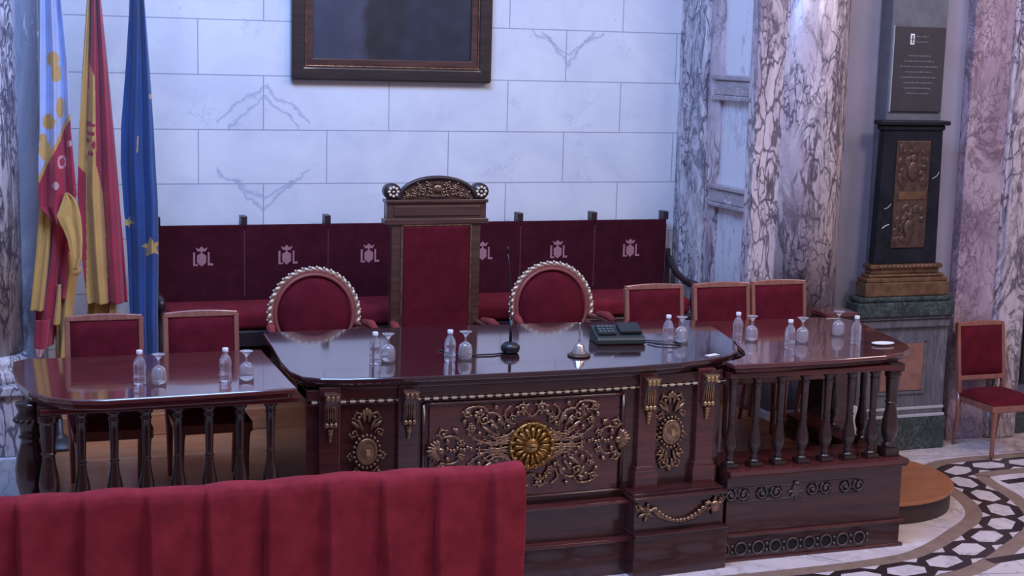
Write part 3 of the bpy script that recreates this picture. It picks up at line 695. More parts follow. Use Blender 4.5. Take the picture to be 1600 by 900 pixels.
# ------------------------------------------------------------------ oval backed armchairs
def make_oval(label):
    t = thing('oval_back_armchair', label, 'armchair', (0, 0, 0), 0, 'gilt oval-backed armchairs')
    T = Matrix.Translation((0, .20, .775)) @ Matrix.Rotation(-.12, 4, 'X'); n = 48
    a, c = .292, .295
    b = MB(); b.M = T
    b.tube([(a*math.cos(2*PI*i/n), 0, c*math.sin(2*PI*i/n)) for i in range(n)], .022, 8, True)
    for s in (-1, 1): b.tube([(s*.20, 0, -.22), (s*.22, -.02, -.38)], .02, 8)
    b.build('back_frame', M['chair_wood'], t)
    b = MB(); b.M = T
    for i in range(40):
        q = 2*PI*i/40
        b.blob((a*1.045*math.cos(q), -.014, c*1.045*math.sin(q)), (.024, .016, .013), rot=-q+PI/2+.5, seg=8, rings=5)
        b.blob((a*1.09*math.cos(q+.08), -.006, c*1.09*math.sin(q+.08)), (.009, .010, .009), seg=6, rings=4)
    b.build('gilt_carving', M['pale_gold'], t)
    b = MB(); b.M = T
    b.tube([(.266*math.cos(2*PI*i/n), -.018, .270*math.sin(2*PI*i/n)) for i in range(n)], .014, 8, True); b.build('inner_moulding', M['red_wood'], t)
    b = MB(); b.M = T; rr = [(.0, .045), (.12, .042), (.2, .03), (.25, .0), (.255, -.03), (0, -.03)]
    b.lathe([(r, z) for r, z in rr], seg=40); b.v = [tuple(T @ Vector((q[0], -q[2]-.01, q[1]*1.02))) for q in [(T.inverted() @ Vector(p)) for p in b.v]]
    b.build('back_cushion', M['red'], t)
    b = MB(); b.prism([(-.30, -.33), (.30, -.33), (.26, .22), (-.26, .22)], .34, .41); b.build('seat_frame', M['chair_wood'], t, bevel=.012)
    b = MB(); b.prism([(-.29, -.32), (.29, -.32), (.25, .20), (-.25, .20)], .41, .49); b.build('seat', M['red'], t, bevel=.03, seg=4)
    for s in (-1, 1):
        b = MB(); b.tube([(s*.27, .19, .70), (s*.32, .06, .715), (s*.345, -.12, .70), (s*.345, -.22, .685)], [.016, .018, .02, .024], 8)
        b.tube([(s*.345, -.22, .685), (s*.33, -.20, .60), (s*.30, -.14, .50), (s*.29, -.14, .40)], [.02, .016, .016, .02], 8); b.blob((s*.345, -.235, .683), (.026, .026, .026))
        b.build('arm', M['chair_wood'], t)
        b = MB(); b.tube([(s*.315, .08, .735), (s*.338, -.04, .738), (s*.345, -.14, .72)], [.02, .030, .02], 10); b.build('arm_pad', M['red_light'], t)
        for y in (-.29, .18):
            b = MB(); b.lathe([(.014, 0), (.02, .02), (.016, .06), (.026, .26), (.03, .30), (.026, .34)], (s*(.27 if y < 0 else .23), y, 0), 12); b.build('leg', M['chair_wood'], t)
    return t
M['red_wood'] = plain('dusky_red_moulding', (.25, .06, .06), .4)
M['red_light'] = velvet('worn_red_velvet', (.24, .045, .042), .25)
ov = make_oval('gilt oval-backed red armchair on the left of the throne'); ov.location = (2.15, 9.75, ZP)
dup(ov, (3.865, 9.75, ZP), 0, 'gilt oval-backed red armchair on the right of the throne')

# ------------------------------------------------------------------ throne
def throne():
    t = thing('throne_chair', 'tall throne-like chair with carved arched crest and long red back panel', 'throne', (2.995, 9.95, ZP)); t.scale = (1.026, 1, .986)
    b = MB()
    for s in (-1, 1): b.box(min(s*.24, s*.31), max(s*.24, s*.31), -.03, .05, 0, 1.44)
    b.box(-.24, .24, -.01, .04, .35, 1.42); b.build('back_frame', M['walnut'], t, bevel=.006)
    b = MB()
    b.box(-.345, .345, -.035, .055, 1.435, 1.55); b.box(-.36, .36, -.045, .06, 1.40, 1.44); b.box(-.30, .30, -.045, -.03, 1.46, 1.53); b.box(-.355, .355, -.05, .06, 1.55, 1.575)
    b.build('entablature', M['walnut'], t, bevel=.005)
    # crest
    arc = [(.25*math.cos(PI*i/16), 1.585+.125*math.sin(PI*i/16)) for i in range(17)]
    b = MB(); b.prism([(.335, 1.575)]+[(.335, 1.595), (.28, 1.60)]+arc+[(-.28, 1.60), (-.335, 1.595), (-.335, 1.575)], -.03, .045, 'XZ')
    b.build('crest', M['walnut'], t, bevel=.004)
    b = MB()
    edge = [(.262*math.cos(PI*i/20), -.035, 1.588+.137*math.sin(PI*i/20)) for i in range(21)]
    b.tube([(.30, -.035, 1.60)]+edge+[(-.30, -.035, 1.60)], .016, 8)
    for s in (-1, 1):
        b.lathe([(.055, -.035), (.058, 0), (.055, .055)], seg=20)
        k = len(b.v)-60; b.v[k:] = [(s*.305+p[0], p[2]+.0, 1.628+p[1]) for p in b.v[k:]]
    b.build('crest_moulding', M['bench_wood'], t)
    b = MB(); random.seed(8)
    for s in (-1, 1):
        for a in range(8): q = 2*PI*a/8; b.blob((s*.305+.030*math.cos(q), -.045, 1.628+.030*math.sin(q)), (.012, .010, .012), seg=7, rings=5)
        b.blob((s*.305, -.045, 1.628), (.010, .012, .010))
    b.build('rosettes', M['pale_gold'], t)
    b = MB()
    for s in (-1, 1):
        for (cx, cz, R) in ((.05, 1.62, .028), (.11, 1.625, .026), (.165, 1.612, .022), (.07, 1.668, .022), (.13, 1.66, .018), (.21, 1.60, .016)):
            spiral(b, s*cx, cz, R, 1.2, PI/2, s, -.036, .007, .005)
            leaf(b, s*cx, cz+R*.6, .03, .014, 1.0 if s > 0 else PI-1, -.038)
            b.blob((s*(cx+.02), -.04, cz-.02), (.008, .008, .008), seg=7, rings=5)
    b.blob((0, -.04, 1.65), (.034, .014, .030)); b.cbox((0, -.04, 1.69), (.05, .014, .012)); b.cbox((0, -.04, 1.60), (.09, .012, .012))
    b.build('gilt_carving', M['old_gold'], t)
    b = MB(); b.box(-.235, .235, -.045, .0, .42, 1.39); b.build('back_panel', M['red'], t, bevel=.02, seg=4)
    b = MB()
    for s in (-1, 1): b.box(s*.24-.006, s*.24+.006, -.040, -.02, .42, 1.40)
    b.box(-.24, .24, -.040, -.02, 1.39, 1.402); b.build('panel_beading', M['old_gold'], t)
    b = MB(); b.box(-.30, .30, -.50, .0, .36, .43); b.build('seat_frame', M['walnut'], t, bevel=.01)
    b = MB(); b.box(-.285, .285, -.49, -.045, .43, .51); b.build('seat', M['red'], t, bevel=.03, seg=4)
    for s in (-1, 1):
        b = MB(); b.tube([(s*.29, -.02, .70), (s*.33, -.2, .70), (s*.35, -.42, .68), (s*.35, -.50, .66)], [.02, .022, .026, .034], 10)
        b.tube([(s*.34, -.44, .67), (s*.30, -.42, .55), (s*.28, -.44, .42)], [.022, .018, .024], 10); b.build('arm', M['chair_wood'], t)
        b = MB(); b.tube([(s*.315, -.1, .725), (s*.335, -.24, .73), (s*.347, -.38, .71)], [.018, .03, .022], 10); b.build('arm_pad', M['red_light'], t)
        b = MB(); b.lathe([(.02, 0), (.03, .03), (.022, .08), (.035, .3), (.03, .36)], (s*.26, -.46, 0), 12); b.build('leg', M['walnut'], t)
throne()

# ------------------------------------------------------------------ benches
def emblem(b, x, z, y, k=1.0):
    P = lambda pts: b.prism([(x+p[0]*k, z+p[1]*k) for p in pts], y, y-.006, 'XZ')
    P([(0, -.056), (.030, -.030), (.030, .016), (0, .036), (-.030, .016), (-.030, -.030)])
    P([(.040, .038), (.052, .038), (.052, -.036), (.074, -.036), (.074, -.050), (.040, -.050)])
    P([(-.056, .038), (-.042, .038), (-.042, -.040), (-.024, -.040), (-.024, -.052), (-.056, -.052)])
    P([(-.026, .044), (.026, .044), (.040, .070), (.018, .060), (0, .078), (-.018, .060), (-.040, .070)])
    P([(-.005, .030), (.005, .030), (.005, .045), (-.005, .045)])
def make_bench(label):
    t = thing('high_back_bench', label, 'bench', (0, 0, 0), 0, 'red velvet wall benches')
    px = (-.915, -.305, .305, .915)
    for i in range(3):
        b = MB(); b.box(px[i]+.001, px[i+1]-.001, .02, .07, .58, 1.135)
        bp = b.build('back_panel', M['red_dark'], t, bevel=.004, seg=2)
        b = MB(); emblem(b, (px[i]+px[i+1])/2, .905, .022, 1.08); b.build('embroidered_emblem', M['emblem'], bp)
    for x in px:
        b = MB(); b.box(x-.024, x+.024, .07, .12, 0, 1.16); b.box(x-.022, x+.022, .03, .125, 1.135, 1.20); po = b.build('post', M['bench_wood'], t, bevel=.004)
        b = MB(); b.box(x-.002, x+.002, .019, .024, .62, 1.10)
        for k in range(13): b.blob((x, .020, .63+k*.038), (.0045, .004, .0045), seg=6, rings=4)
        b.build('stud_row', M['stud'], po)
    b = MB(); b.box(-.915, .915, .07, .10, .15, 1.12); b.build('back_board', M['bench_wood'], t)
    b = MB(); b.box(-.90, .90, -.52, .02, .47, .60); b.build('seat', M['red_lit_seat'], t, bevel=.045, seg=5)
    b = MB(); b.box(-.93, .93, -.53, .05, .36, .47); b.build('seat_rail', M['bench_wood'], t, bevel=.01)
    for s in (-1, 1):
        b = MB(); x = s*.955
        b.tube([(x, .07, .86), (x, -.02, .79), (x, -.12, .73), (x, -.28, .69), (x, -.42, .685), (x, -.50, .68)], [.022, .028, .026, .026, .034, .028], 10)
        b.blob((x, -.50, .665), (.032, .045, .045)); b.tube([(x, -.46, .66), (x, -.42, .55), (x, -.48, .44), (x, -.46, 0)], [.03, .024, .03, .026], 10)
        b.build('arm', M['bench_wood'], t)
        b = MB(); b.box(min(x-.02, x+.02), x+.02, .05, .10, 0, .9); b.build('leg', M['bench_wood'], t)
    return t
M['red_lit_seat'] = velvet('lit_bench_seat_velvet', (.17, .014, .022), .2)  # lighter crimson, light from above on the seat put into the colour
bn = make_bench('red velvet wall bench with three crests, left of the throne'); bn.location = (2.13, 10.78, .60)
dup(bn, (4.235, 10.78, .60), 0, 'red velvet wall bench with three crests, right of the throne')

# ------------------------------------------------------------------ portrait
def portrait():
    t = thing('framed_painting', 'large dark oil painting in a brown and gold frame on the marble wall', 'painting', (2.95, 11.0, 3.8))
    def ring(b, x0, z0, wd, y0, y1):
        o = [(-x0, -z0), (x0, -z0), (x0, z0), (-x0, z0)]; q = [(-x0+wd, -z0+wd), (x0-wd, -z0+wd), (x0-wd, z0-wd), (-x0+wd, z0-wd)]
        vs = [(p[0], y0, p[1]) for p in o+q]+[(p[0], y1, p[1]) for p in o+q]; fs = []
        for i in range(4):
            j = (i+1) % 4; fs += [(i, j, 4+j, 4+i), (8+i, 12+i, 12+j, 8+j), (i, 8+i, 8+j, j), (4+i, 4+j, 12+j, 12+i)]
        b.add(vs, fs)
    b = MB(); ring(b, .76, 1.03, .10, -.07, 0); b.build('outer_frame', M['mixed_frame'], t, bevel=.016, seg=3)
    b = MB(); ring(b, .662, .932, .012, -.060, -.01); b.build('gilt_fillet', M['old_gold'], t, bevel=.006)
    b = MB(); ring(b, .652, .922, .052, -.05, -.01); b.build('inner_frame', M['walnut'], t, bevel=.008)
    b = MB(); b.box(-.605, .605, -.03, -.012, -.875, .875); b.build('canvas', M['paint'], t)
portrait()

# ------------------------------------------------------------------ bronze pedestal, plaque
def pedestal():
    t = thing('marble_pedestal', 'tall green and grey marble pedestal with bronze relief shaft under the plaque', 'pedestal', (6.76, 9.99, 0))
    b = MB(); b.box(-.40, .44, -.14, 0, 0, .26); b.build('green_base', M['green'], t, bevel=.01)
    b = MB(); b.box(-.39, .43, -.135, 0, .26, .285); b.box(-.385, .425, -.125, 0, .32, .345); b.build('base_moulding', M['white_line'], t, bevel=.006)
    b = MB(); b.box(-.38, .42, -.12, 0, .26, .98); b.build('grey_block', M['grey_ped'], t, bevel=.008)
    b = MB(); b.box(-.18, .20, -.135, -.11, .48, .86); b.build('red_inset', M['red_marble'], t, bevel=.004)
    b = MB(); b.box(-.20, .22, -.137, -.115, .455, .475); b.box(.20, .22, -.137, -.115, .475, .87); b.box(-.20, .22, -.137, -.115, .86, .875); b.build('inset_edge', M['grey_ped'], t)
    b = MB(); b.box(-.40, .415, -.15, 0, .98, 1.05); b.box(-.44, .44, -.17, 0, 1.05, 1.075); b.build('grey_cornice', M['grey_ped'], t, bevel=.012)
    b = MB(); b.box(-.45, .42, -.19, 0, 1.075, 1.19); b.box(-.43, .40, -.17, 0, 1.19, 1.23); b.build('green_cap', M['green'], t, bevel=.015)
    b = MB(); b.box(-.37, .38, -.15, 0, 1.23, 1.34); b.box(-.36, .37, -.14, 0, 1.34, 1.375); b.box(-.33, .345, -.12, 0, 1.375, 1.40); b.box(-.30, .31, -.10, 0, 1.40, 1.44); b.box(-.32, .33, -.12, 0, 1.44, 1.475)
    b.build('bronze_base', M['bronze_base'], t, bevel=.010, seg=3)
    b = MB(); b.box(-.25, .27, -.128, -.11, 1.385, 1.393)
    for i in range(14): b.blob((-.23+i*.037, -.124, 1.46), (.014, .008, .009), seg=7, rings=5)
    b.build('gilt_line', M['old_gold'], t)
    b = MB(); b.prism([(-.27, 1.475), (.29, 1.475), (.275, 2.50), (-.245, 2.50)], -.08, 0, 'XZ'); b.build('black_shaft', M['black_marble'], t, bevel=.006)
    b = MB(); b.box(-.27, .285, -.095, 0, 2.50, 2.54); b.box(-.30, .315, -.12, 0, 2.54, 2.575); b.build('shaft_cap', M['black_marble'], t, bevel=.010)
    b = MB(); b.box(-.135, .165, -.092, -.07, 1.60, 2.42); b.build('relief_panel', M['bronze'], t, bevel=.004)
    b = MB(); random.seed(4)
    b.box(-.10, .14, -.098, -.088, 1.975, 2.035, 1)
    for (z0, z1) in ((1.62, 1.95), (2.06, 2.40)):
        for i in range(26): b.blob((random.uniform(-.11, .14), -.092, random.uniform(z0+.02, z1-.02)), (random.uniform(.012, .03), .008, random.uniform(.015, .045)), random.uniform(-.6, .6), 8, 5, 0)
        b.blob((.015, -.094, (z0+z1)/2+.06), (.03, .014, .035)); b.blob((.015, -.094, (z0+z1)/2-.04), (.05, .014, .08))
    b.build('relief_figures', [M['bronze'], M['bronze_base']], t)
    b = MB()
    curve(b, [(-.21, 1.90), (-.18, 1.91), (-.15, 1.94)], -.082, .003); curve(b, [(.20, 2.13), (.24, 2.15), (.26, 2.18)], -.082, .003); curve(b, [(-.22, 1.75), (-.19, 1.77), (-.16, 1.78)], -.082, .005)
    b.build('white_veins', M['white_line'], t)
M['white_line'] = plain('pale_marble_line', (.42, .42, .44), .4)
pedestal()
def plaque():
    t = thing('memorial_plaque', 'dark rectangular plaque with faint lettering on the grey slab above the pedestal', 'plaque', (6.815, 9.99, 2.96))
    b = MB(); b.box(-.225, .225, -.022, 0, -.32, .32); b.build('plate', M['plaque'], t, bevel=.004)
    b = MB(); b.box(-.232, -.225, -.016, 0, -.325, .325); b.build('edge', M['white_line'], t)
    b = MB(); b.box(-.09, -.055, -.025, -.02, .185, .265); b.build('logo', M['white'], t)
    b = MB(); b.box(-.08, -.065, -.027, -.024, .195, .255); b.box(-.088, -.058, -.027, -.024, .222, .226); b.build('logo_detail', M['plaque_ink'], t)
    b = MB(); random.seed(12)
    def row(): b.build('lettering', M['plaque_ink'], t)
    rows = [(.245, -.04, .07), (.205, -.04, .07)]+[(.10-.0405*k, -h, h) for k, h in enumerate((.10, .13, .17, .12, .155, .13, .12, .10))]
    for (z, a, c) in rows:
        x = a; b = MB(); b.box(a, c, -.0226, -.0215, z-.001, z+.001)
        while x < c-.004:
            wl = random.choice((.012, .02, .03, .038)); e = min(x+wl, c)
            while x < e: b.box(x, min(x+.0042, e), -.0245, -.0215, z-.005, z+random.choice((.004, .005, .008))); x += .0062
            x = e+.008
        row()

plaque()

def dark_panel():
    b = MB(); b.box(8.02, 8.75, 10.06, 10.15, .42, 1.18); b.box(8.05, 8.72, 10.05, 10.06, .45, 1.15)
    tag(b.build('wall_cabinet', M['black'], bevel=.006), 'black cabinet cut off by the right edge, beside the marble pilaster', 'cabinet')
dark_panel()

# ------------------------------------------------------------------ flags
def inpoly(x, y, P):
    r = False; n = len(P)
    for i in range(n):
        x0, y0 = P[i]; x1, y1 = P[(i+1) % n]
        if (y0 > y) != (y1 > y) and x < (x1-x0)*(y-y0)/(y1-y0)+x0: r = not r
    return r
def interp(T, z):
    for a, c in zip(T, T[1:]):
        if a[0] <= z <= c[0]:
            t = (z-a[0])/(c[0]-a[0]); return tuple(p+(q-p)*t for p, q in zip(a[1:], c[1:]))
    return T[-1][1:] if z > T[-1][0] else T[0][1:]
# cloth pattern units: a across, d down from 3.26 m height; 1 unit = 3.7 x 3.95 mm
def sheet(b, rows, y0, amp, k, ph, colour, nu=30, res=2.0, org=(.19, 3.26), drift=-.00008, sy=.00395):
    d0, d1 = rows[0][0], rows[-1][0]; nv = max(6, int((d1-d0)/res))
    def pos(u, v):
        d = d0+(d1-d0)*v; a0, a1 = interp(rows, d); a = a0+(a1-a0)*u
        am = amp*min(1, .25+(d-rows[0][0]+140)/400)
        fold = math.sin(2*PI*k*u+ph+d*.004)+.35*math.sin(4*PI*k*u+ph*2+d*.009)
        return a, d, y0-am*fold-.03*math.sin(PI*u)
    def fn(u, v):
        a, d, y = pos(u, v); return (org[0]+a*.0037+d*drift, y, org[1]-d*sy)
    def mf(u, v):
        a, d, y = pos(u, v); return colour(a, d)
    b.grid(fn, nu, nv, mf=mf)
def flagpole(t, x, y, lean=0):
    b = MB(); b.tube([(x, y, ZP+.05), (x+lean, y, 4.1)], .016, 10); b.build('pole', M['brass'], t)
    b = MB(); b.lathe([(.15, ZP), (.15, ZP+.02), (.06, ZP+.05), (.025, ZP+.08), (.02, ZP+.18)], (x, y, 0), 24); b.build('stand', M['iron'], t)
    b = MB(); b.lathe([(.018, 0), (.03, .02), (.02, .04), (.03, .09), (.0, .2)], (x+lean, y, 4.1), 14); b.build('finial', M['brass'], t)
FM = ['f_lblue', 'f_yel', 'f_red', 'f_blue', 'f_gold', 'f_pink']
def blobs(a, d, L): return any(((a-x)/rx)**2+((d-y)/ry)**2 < 1 for x, y, rx, ry in L)
def flag_valencia():
    t = thing('hanging_flag', 'furled flag with pale blue crowned strip and red and yellow stripes, leftmost of three', 'flag')
    b = MB()
    def top(a, d):
        bd = 190+(105-a)*2.0            # slanting edge of the blue strip
        if d < bd-8 or (a < 62 and d < 262):
            if blobs(a, d, ((83, 92, 9, 12), (88, 113, 8, 14), (76, 188, 10, 12), (94, 166, 7, 16), (70, 232, 9, 16), (66, 214, 7, 8))): return 1
            return 0
        if d < bd+4: return 1
        if blobs(a, d, ((87, 286, 5, 6), (109, 221, 3, 6))) or (blobs(a, d, ((97, 250, 8, 11),)) and not blobs(a, d, ((97, 250, 4.5, 6.5),))): return 5
        return 2
    sheet(b, [(-210, 74, 82), (-60, 64, 92), (0, 62, 95), (100, 62, 106), (200, 62, 111), (250, 60, 116), (300, 60, 121), (320, 62, 114), (333, 74, 102), (346, 84, 96)], 9.9, .035, 2.0, .6, top, 44)
    sheet(b, [(262, 66, 84), (330, 62, 84), (400, 56, 78), (487, 47, 69)], 9.965, .02, 1, .5, lambda a, d: 1, 16)
    sheet(b, [(285, 78, 98), (330, 80, 96), (400, 74, 97), (480, 58, 96), (545, 54, 86)], 9.985, .025, 1.2, 2.0, lambda a, d: 2, 20)
    sheet(b, [(290, 92, 116), (340, 92, 116), (400, 94, 112), (470, 90, 106)], 10.0, .02, 1, 1, lambda a, d: 2, 14)
    sheet(b, [(297, 102, 106), (305, 99, 116), (318, 94, 123), (334, 88, 127), (345, 93, 128), (355, 99, 129), (372, 106, 130), (400, 112, 129), (418, 114, 122)], 9.86, .025, 1.0, .0, lambda a, d: 1, 20)
    sheet(b, [(395, 92, 124), (430, 94, 132), (432, 97, 126), (480, 92, 120), (577, 90, 106)], 10.01, .02, 1.4, .8, lambda a, d: 1, 18)
    sheet(b, [(445, 92, 97), (480, 88, 97), (510, 84, 95)], 9.95, .01, .6, .2, lambda a, d: 1, 8)
    sheet(b, [(500, 56, 78), (545, 54, 74), (560, 58, 66)], 9.92, .012, 1.5, .2, lambda a, d: 2 if d < 546 else 5, 12)
    b.build('cloth', [M[k] for k in FM], t, solid=.004, normals=False)
    flagpole(t, .49, 9.99); t.location = (-.009, -.17, 0)
flag_valencia()
def flag_spain():
    t = thing('hanging_flag', 'furled red and yellow flag between the pale blue flag and the dark blue flag', 'flag')
    b = MB()
    YL = [(134, -300), (145, -300), (141, 0), (139, 120), (136, 268), (123, 256), (120, 200), (126, 100), (134, 0)]
    YC = [(142, 95), (149, 120), (152, 220), (151, 250), (165, 300), (172, 400), (175, 500), (136, 500), (137, 400), (136, 300), (136, 262), (139, 200)]
    def c(a, d):
        if inpoly(a, d, YC):
            if 183 < d < 248 and blobs(a, d, ((141, 190, 4, 4), (147, 192, 3, 3), (144, 205, 5, 4), (140, 216, 3, 5), (148, 222, 3, 6), (143, 236, 4, 4))): return 2
            return 1
        if inpoly(a, d, YL): return 1
        return 2
    sheet(b, [(-210, 142, 152), (-80, 139, 156), (0, 137, 160), (100, 130, 172), (200, 124, 183), (300, 122, 193), (400, 130, 202), (474, 139, 208)], 10.05, .035, 2.6, .3, c, 50, org=(.203, 3.27), sy=.0041)
    sheet(b, [(440, 140, 165), (480, 142, 190), (500, 140, 190)], 10.13, .03, 2.2, .8, lambda a, d: 1 if (a < 175 or a > 178) else 2, 24, org=(.203, 3.27), sy=.0041)
    b.build('cloth', [M[k] for k in FM], t, solid=.004, normals=False)
    flagpole(t, .77, 10.14)
flag_spain()
def flag_blue():
    t = thing('hanging_flag', 'furled dark blue flag with a yellow star, rightmost of three', 'flag')
    b = MB()
    def star(cx, cy, R, rot=-PI/2): return [(cx+(R if i % 2 == 0 else R*.42)*math.cos(rot+i*PI/5), cy+(R if i % 2 == 0 else R*.42)*math.sin(rot+i*PI/5)) for i in range(10)]
    ST = [star(238, 392, 19, -PI/2-.15), star(198, 352, 11, -1.2), star(237, 150, 6, -1.3)]
    st2 = [(213, 212), (216, 214), (214, 238), (211, 240)]
    def c(a, d):
        if any(inpoly(a, d, s) for s in ST) or inpoly(a, d, st2): return 1
        return 3
    sheet(b, [(-210, 208, 220), (-60, 205, 225), (0, 203, 228), (100, 196, 236), (200, 187, 243), (260, 186, 246), (320, 190, 250), (400, 196, 251), (500, 200, 250), (600, 208, 251)], 10.2, .035, 2.2, 1.2, c, 54, res=1.6, org=(.233, 3.28), sy=.0041, drift=-.00002)
    b.build('cloth', [M[k] for k in FM], t, solid=.004, normals=False)
    flagpole(t, 1.05, 10.30)
flag_blue()

# ------------------------------------------------------------------ drape in front
def drape():
    t = thing('draped_rail', 'crimson velvet drape in wide pleats over a rail in the left foreground', 'drape', (0, 0, 0))
    b = MB(); x0, x1 = -.75, 2.395
    def prof(v):   # around the rail: back hem, up, over, down the front
        if v < .42: q = v/.42; return (.055, 1.075*q)
        if v < .58: q = (v-.42)/.16*PI; return (.055*math.cos(q), 1.075+.03*math.sin(q))
        q = (v-.58)/.42; return (-.055-.03*q, 1.075*(1-q)+.01*q)
    def fn(u, v):
        x = x0+(x1-x0)*u; y, z = prof(v); ph = (x-.13)/.262
        fr = ph-math.floor(ph)
        d = .052*(1-fr)**.8*min(1, fr*14) if v > .5 else .02*math.sin(PI*fr)
        w_ = min(1, max(.12, abs(v-.5)*5)); k = .004*math.sin(x*5.1)+.003*math.sin(x*13.7)
        return (x+.01*math.sin(z*4+math.floor(ph)*2)*w_, 6.5+y-(d*w_ if y < 0 else -d*w_), max(.004, z+(k+.007*math.sin(PI*fr) if z > .9 else 0)))
    b.grid(fn, 420, 44); b.build('cloth', M['drape'], t, solid=.006, normals=False)
    b = MB(); b.tube([(x0+.02, 6.5, 1.055), (x1-.03, 6.5, 1.055)], .022, 12)
    b.build('rail', M['brass'], t)
    for x in (-.6, .8, 2.3):
        b = MB(); b.tube([(x, 6.5, 0), (x, 6.5, 1.05)], .018, 10); b.lathe([(.045, 0), (.045, .012), (.02, .03)], (x, 6.5, 0), 16); b.build('post', M['brass'], t)
drape()

# ------------------------------------------------------------------ table things
def make_bottle(label):
    t = thing('water_bottle', label, 'bottle', (0, 0, 0), 0, 'small water bottles on the tables')
    b = MB(); b.lathe([(.026, 0), (.032, .004), (.033, .014), (.030, .020), (.033, .027), (.033, .05), (.0305, .055), (.033, .06), (.0305, .068), (.033, .074), (.0305, .082), (.033, .088), (.033, .108), (.029, .128), (.019, .146), (.0135, .154), (.0135, .165)], seg=20)
    b.build('body', M['bottle'], t)
    b = MB(); b.lathe([(.016, .163), (.0165, .168), (.0165, .184), (.014, .186)], seg=16); b.build('cap', M['cap'], t)
    return t
def make_goblet(label):
    t = thing('upturned_goblet', label, 'glass', (0, 0, 0), 0, 'stemmed glasses standing upside down')
    b = MB(); out = [(.040, .0), (.0405, .03), (.040, .062), (.035, .082), (.020, .096), (.008, .102)]
    inn = [(.006, .096), (.018, .091), (.032, .078), (.0375, .060), (.038, .03), (.0375, .0)]
    b.lathe([(.0002, .098)]+inn+out+[(.0002, .103)], seg=24); b.build('bowl', M['glass'], t)
    b = MB(); b.lathe([(.009, .1035), (.0045, .110), (.0045, .122), (.007, .134), (.016, .146), (.028, .156), (.036, .161), (.036, .1625), (.026, .1595), (.0, .155)], seg=24); b.build('stem_and_foot', M['glass'], t)
    return t
ZD, ZS = 1.24, 1.22
bt = make_bottle('water bottle on the left table in front of the chair nearest the flags'); bt.location = (.807, 8.07, ZS)
for x, y, z, lab in ((1.255, 8.04, ZS, 'water bottle on the left table, the one nearer the desk'),
                     (2.125, 8.20, ztop(8.20), 'water bottle standing in front of the left oval-backed armchair'),
                     (2.563, 8.18, ztop(8.18), 'water bottle on the desk in front of the throne'),
                     (4.035, 8.37, ztop(8.37), 'water bottle on the desk right of the black console'),
                     (4.60, 8.52, ZS, 'water bottle on the right table, half hidden behind the desk corner'),
                     (4.802, 8.21, ZS, 'water bottle in the middle of the right table'),
                     (5.306, 8.25, ZS, 'water bottle at the outer end of the right table')):
    dup(bt, (x, y, z), 0, lab)
gb = make_goblet('upside-down goblet by the chair nearest the flags'); gb.location = (.905, 8.06, ZS)
for x, y, z, lab in ((1.37, 8.05, ZS, 'upside-down goblet on the left table beside the desk end'),
                     (2.215, 8.25, ztop(8.25), 'upside-down goblet on the desk nearest its left end'),
                     (2.672, 8.23, ztop(8.23), 'upside-down goblet in front of the throne'),
                     (4.146, 8.41, ztop(8.41), 'upside-down goblet on the desk near its right end'),
                     (4.69, 8.50, ZS, 'upside-down goblet on the right table nearest the desk corner'),
                     (4.99, 8.38, ZS, 'upside-down goblet in the middle of the right table'),
                     (5.36, 8.55, ZS, 'upside-down goblet behind the bottle at the outer end of the right table')):
    dup(gb, (x, y, z), 0, lab)

def microphone():
    t = thing('desk_microphone', 'black gooseneck microphone on a round base in front of the throne', 'microphone', (2.985, 8.33, ztop(8.33)))
    b = MB(); b.lathe([(.040, 0), (.052, .010), (.058, .030), (.055, .045), (.036, .062), (.016, .07)], seg=24); b.build('base', M['black'], t)
    b = MB(); b.tube([(0, 0, .065), (0, 0, .20)], .009, 10); b.tube([(0, 0, .20), (-.004, 0, .34), (-.016, .0, .50), (-.03, .0, .60)], [.004, .0035, .003, .003], 8); b.build('gooseneck', M['black'], t)
    b = MB(); b.tube([(-.03, 0, .60), (-.036, -.012, .635)], [.006, .007], 8); b.build('capsule', M['black'], t)
    b = MB(); b.tube([(-.04, -.02, .006), (-.12, -.05, .006), (-.22, -.045, .006), (-.30, -.03, .006), (-.36, .03, .006), (-.40, .14, .006)], .0055, 6); b.build('cable', M['black'], t)
microphone()
def bell():
    t = thing('table_bell', 'small silver bell with upright handle on the desk', 'bell', (3.361, 8.17, ztop(8.17)))
    b = MB(); b.lathe([(.066, 0), (.070, .006), (.066, .012), (.05, .014)], seg=28); b.build('saucer', M['brass_dark'], t)
    b = MB(); b.lathe([(.048, .012), (.046, .022), (.034, .040), (.028, .062), (.016, .076), (.006, .082)], seg=24); b.build('bell_body', M['silver'], t)
    b = MB(); b.lathe([(.005, .08), (.009, .092), (.004, .104), (.004, .14), (.008, .152), (.004, .165), (.004, .185), (.008, .195), (.0, .205)], seg=12); b.build('handle', M['silver'], t)
M['brass_dark'] = plain('tarnished_brass', (.14, .10, .08), .35, .8)
bell()
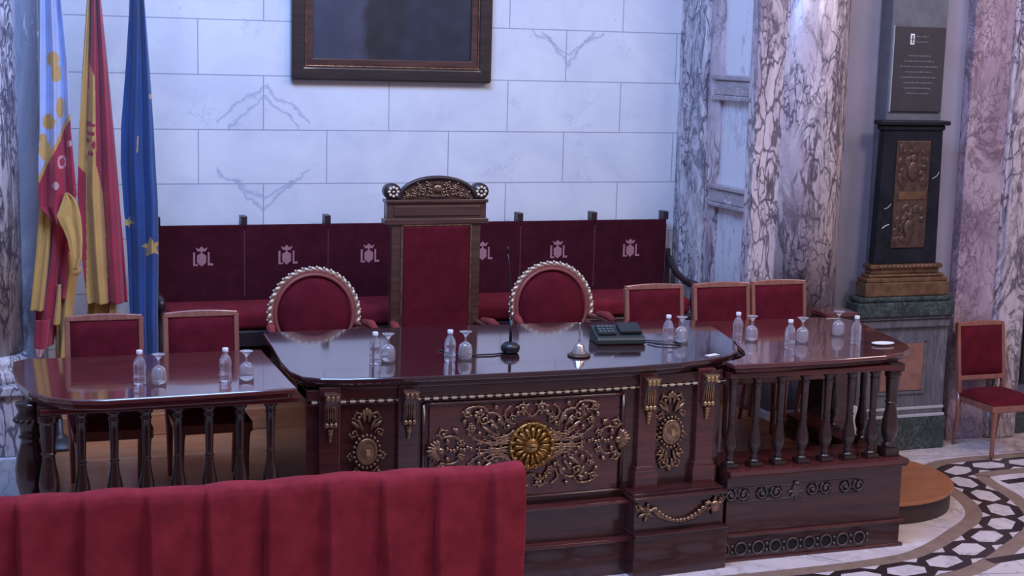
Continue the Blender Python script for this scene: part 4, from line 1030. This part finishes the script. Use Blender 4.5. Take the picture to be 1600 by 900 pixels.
def console():
    t = thing('conference_console', 'black wedge-shaped electronic console on the desk beside the bell', 'console', (3.75, 8.50, ztop(8.50)), -.12)
    b = MB(); b.prism([(-.10, 0), (.10, 0), (.10, .085), (.07, .095), (-.09, .045), (-.10, .03)], -.155, .155, 'YZ')
    b.build('case', M['black_soft'], t, bevel=.010, seg=3)
    b = MB(); T = Matrix.Translation((0, -.01, .073)) @ Matrix.Rotation(math.atan2(.05, .16), 4, 'X'); b.M = T
    b.box(-.14, -.02, -.06, .06, 0, .012); b.box(.0, .14, -.055, .07, 0, .022); b.build('control_panel', M['black'], t, bevel=.006)
    b = MB(); b.M = T
    for i in range(4):
        for j in range(3): b.box(-.13+i*.026, -.113+i*.026, -.045+j*.032, -.025+j*.032, .01, .017)
    b.build('buttons', M['key_grey'], t)
    b = MB(); b.tube([(.15, .02, .02), (.19, .0, .006), (.25, -.03, .006), (.33, -.06, .006), (.38, -.12, .006), (.33, -.16, .006), (.22, -.13, .006), (.18, -.06, .006)], .0045, 6); b.build('cable', M['black'], t)
M['key_grey'] = plain('dark_grey_keys', (.08, .10, .095), .4)
console()
b = MB(); b.lathe([(.03, 0), (.05, .004), (.078, .012), (.08, .016), (.074, .014), (.03, .008), (.0, .008)], seg=28, sy=.6)
o = b.build('white_dish', M['white']); o.location = (5.47, 8.19, ZS); tag(o, 'small flat white dish at the outer corner of the right table', 'dish')
b = MB(); b.box(-.045, .045, -.02, .02, 0, .003)
o = b.build('paper_slip', M['white']); o.location = (4.17, 8.03, ztop(8.03)+.001); o.rotation_euler = (0, 0, .35); tag(o, 'tiny white slip of paper on the desk edge at its right corner', 'paper')
def side_cabinet():
    t = thing('narrow_cabinet', 'narrow dark wooden cabinet behind the outer end of the right table', 'cabinet', (5.80, 9.34, .15))
    b = MB(); b.box(-.115, .115, -.11, .10, 0, 1.06); b.build('body', M['turned'], t, bevel=.005)
    b = MB(); b.box(-.13, .13, -.125, .11, 1.06, 1.09); b.build('top', M['side_top'], t, bevel=.005)
    b = MB(); b.box(-.09, .09, -.118, -.11, .10, .98); b.build('door', M['desk'], t, bevel=.004)
side_cabinet()
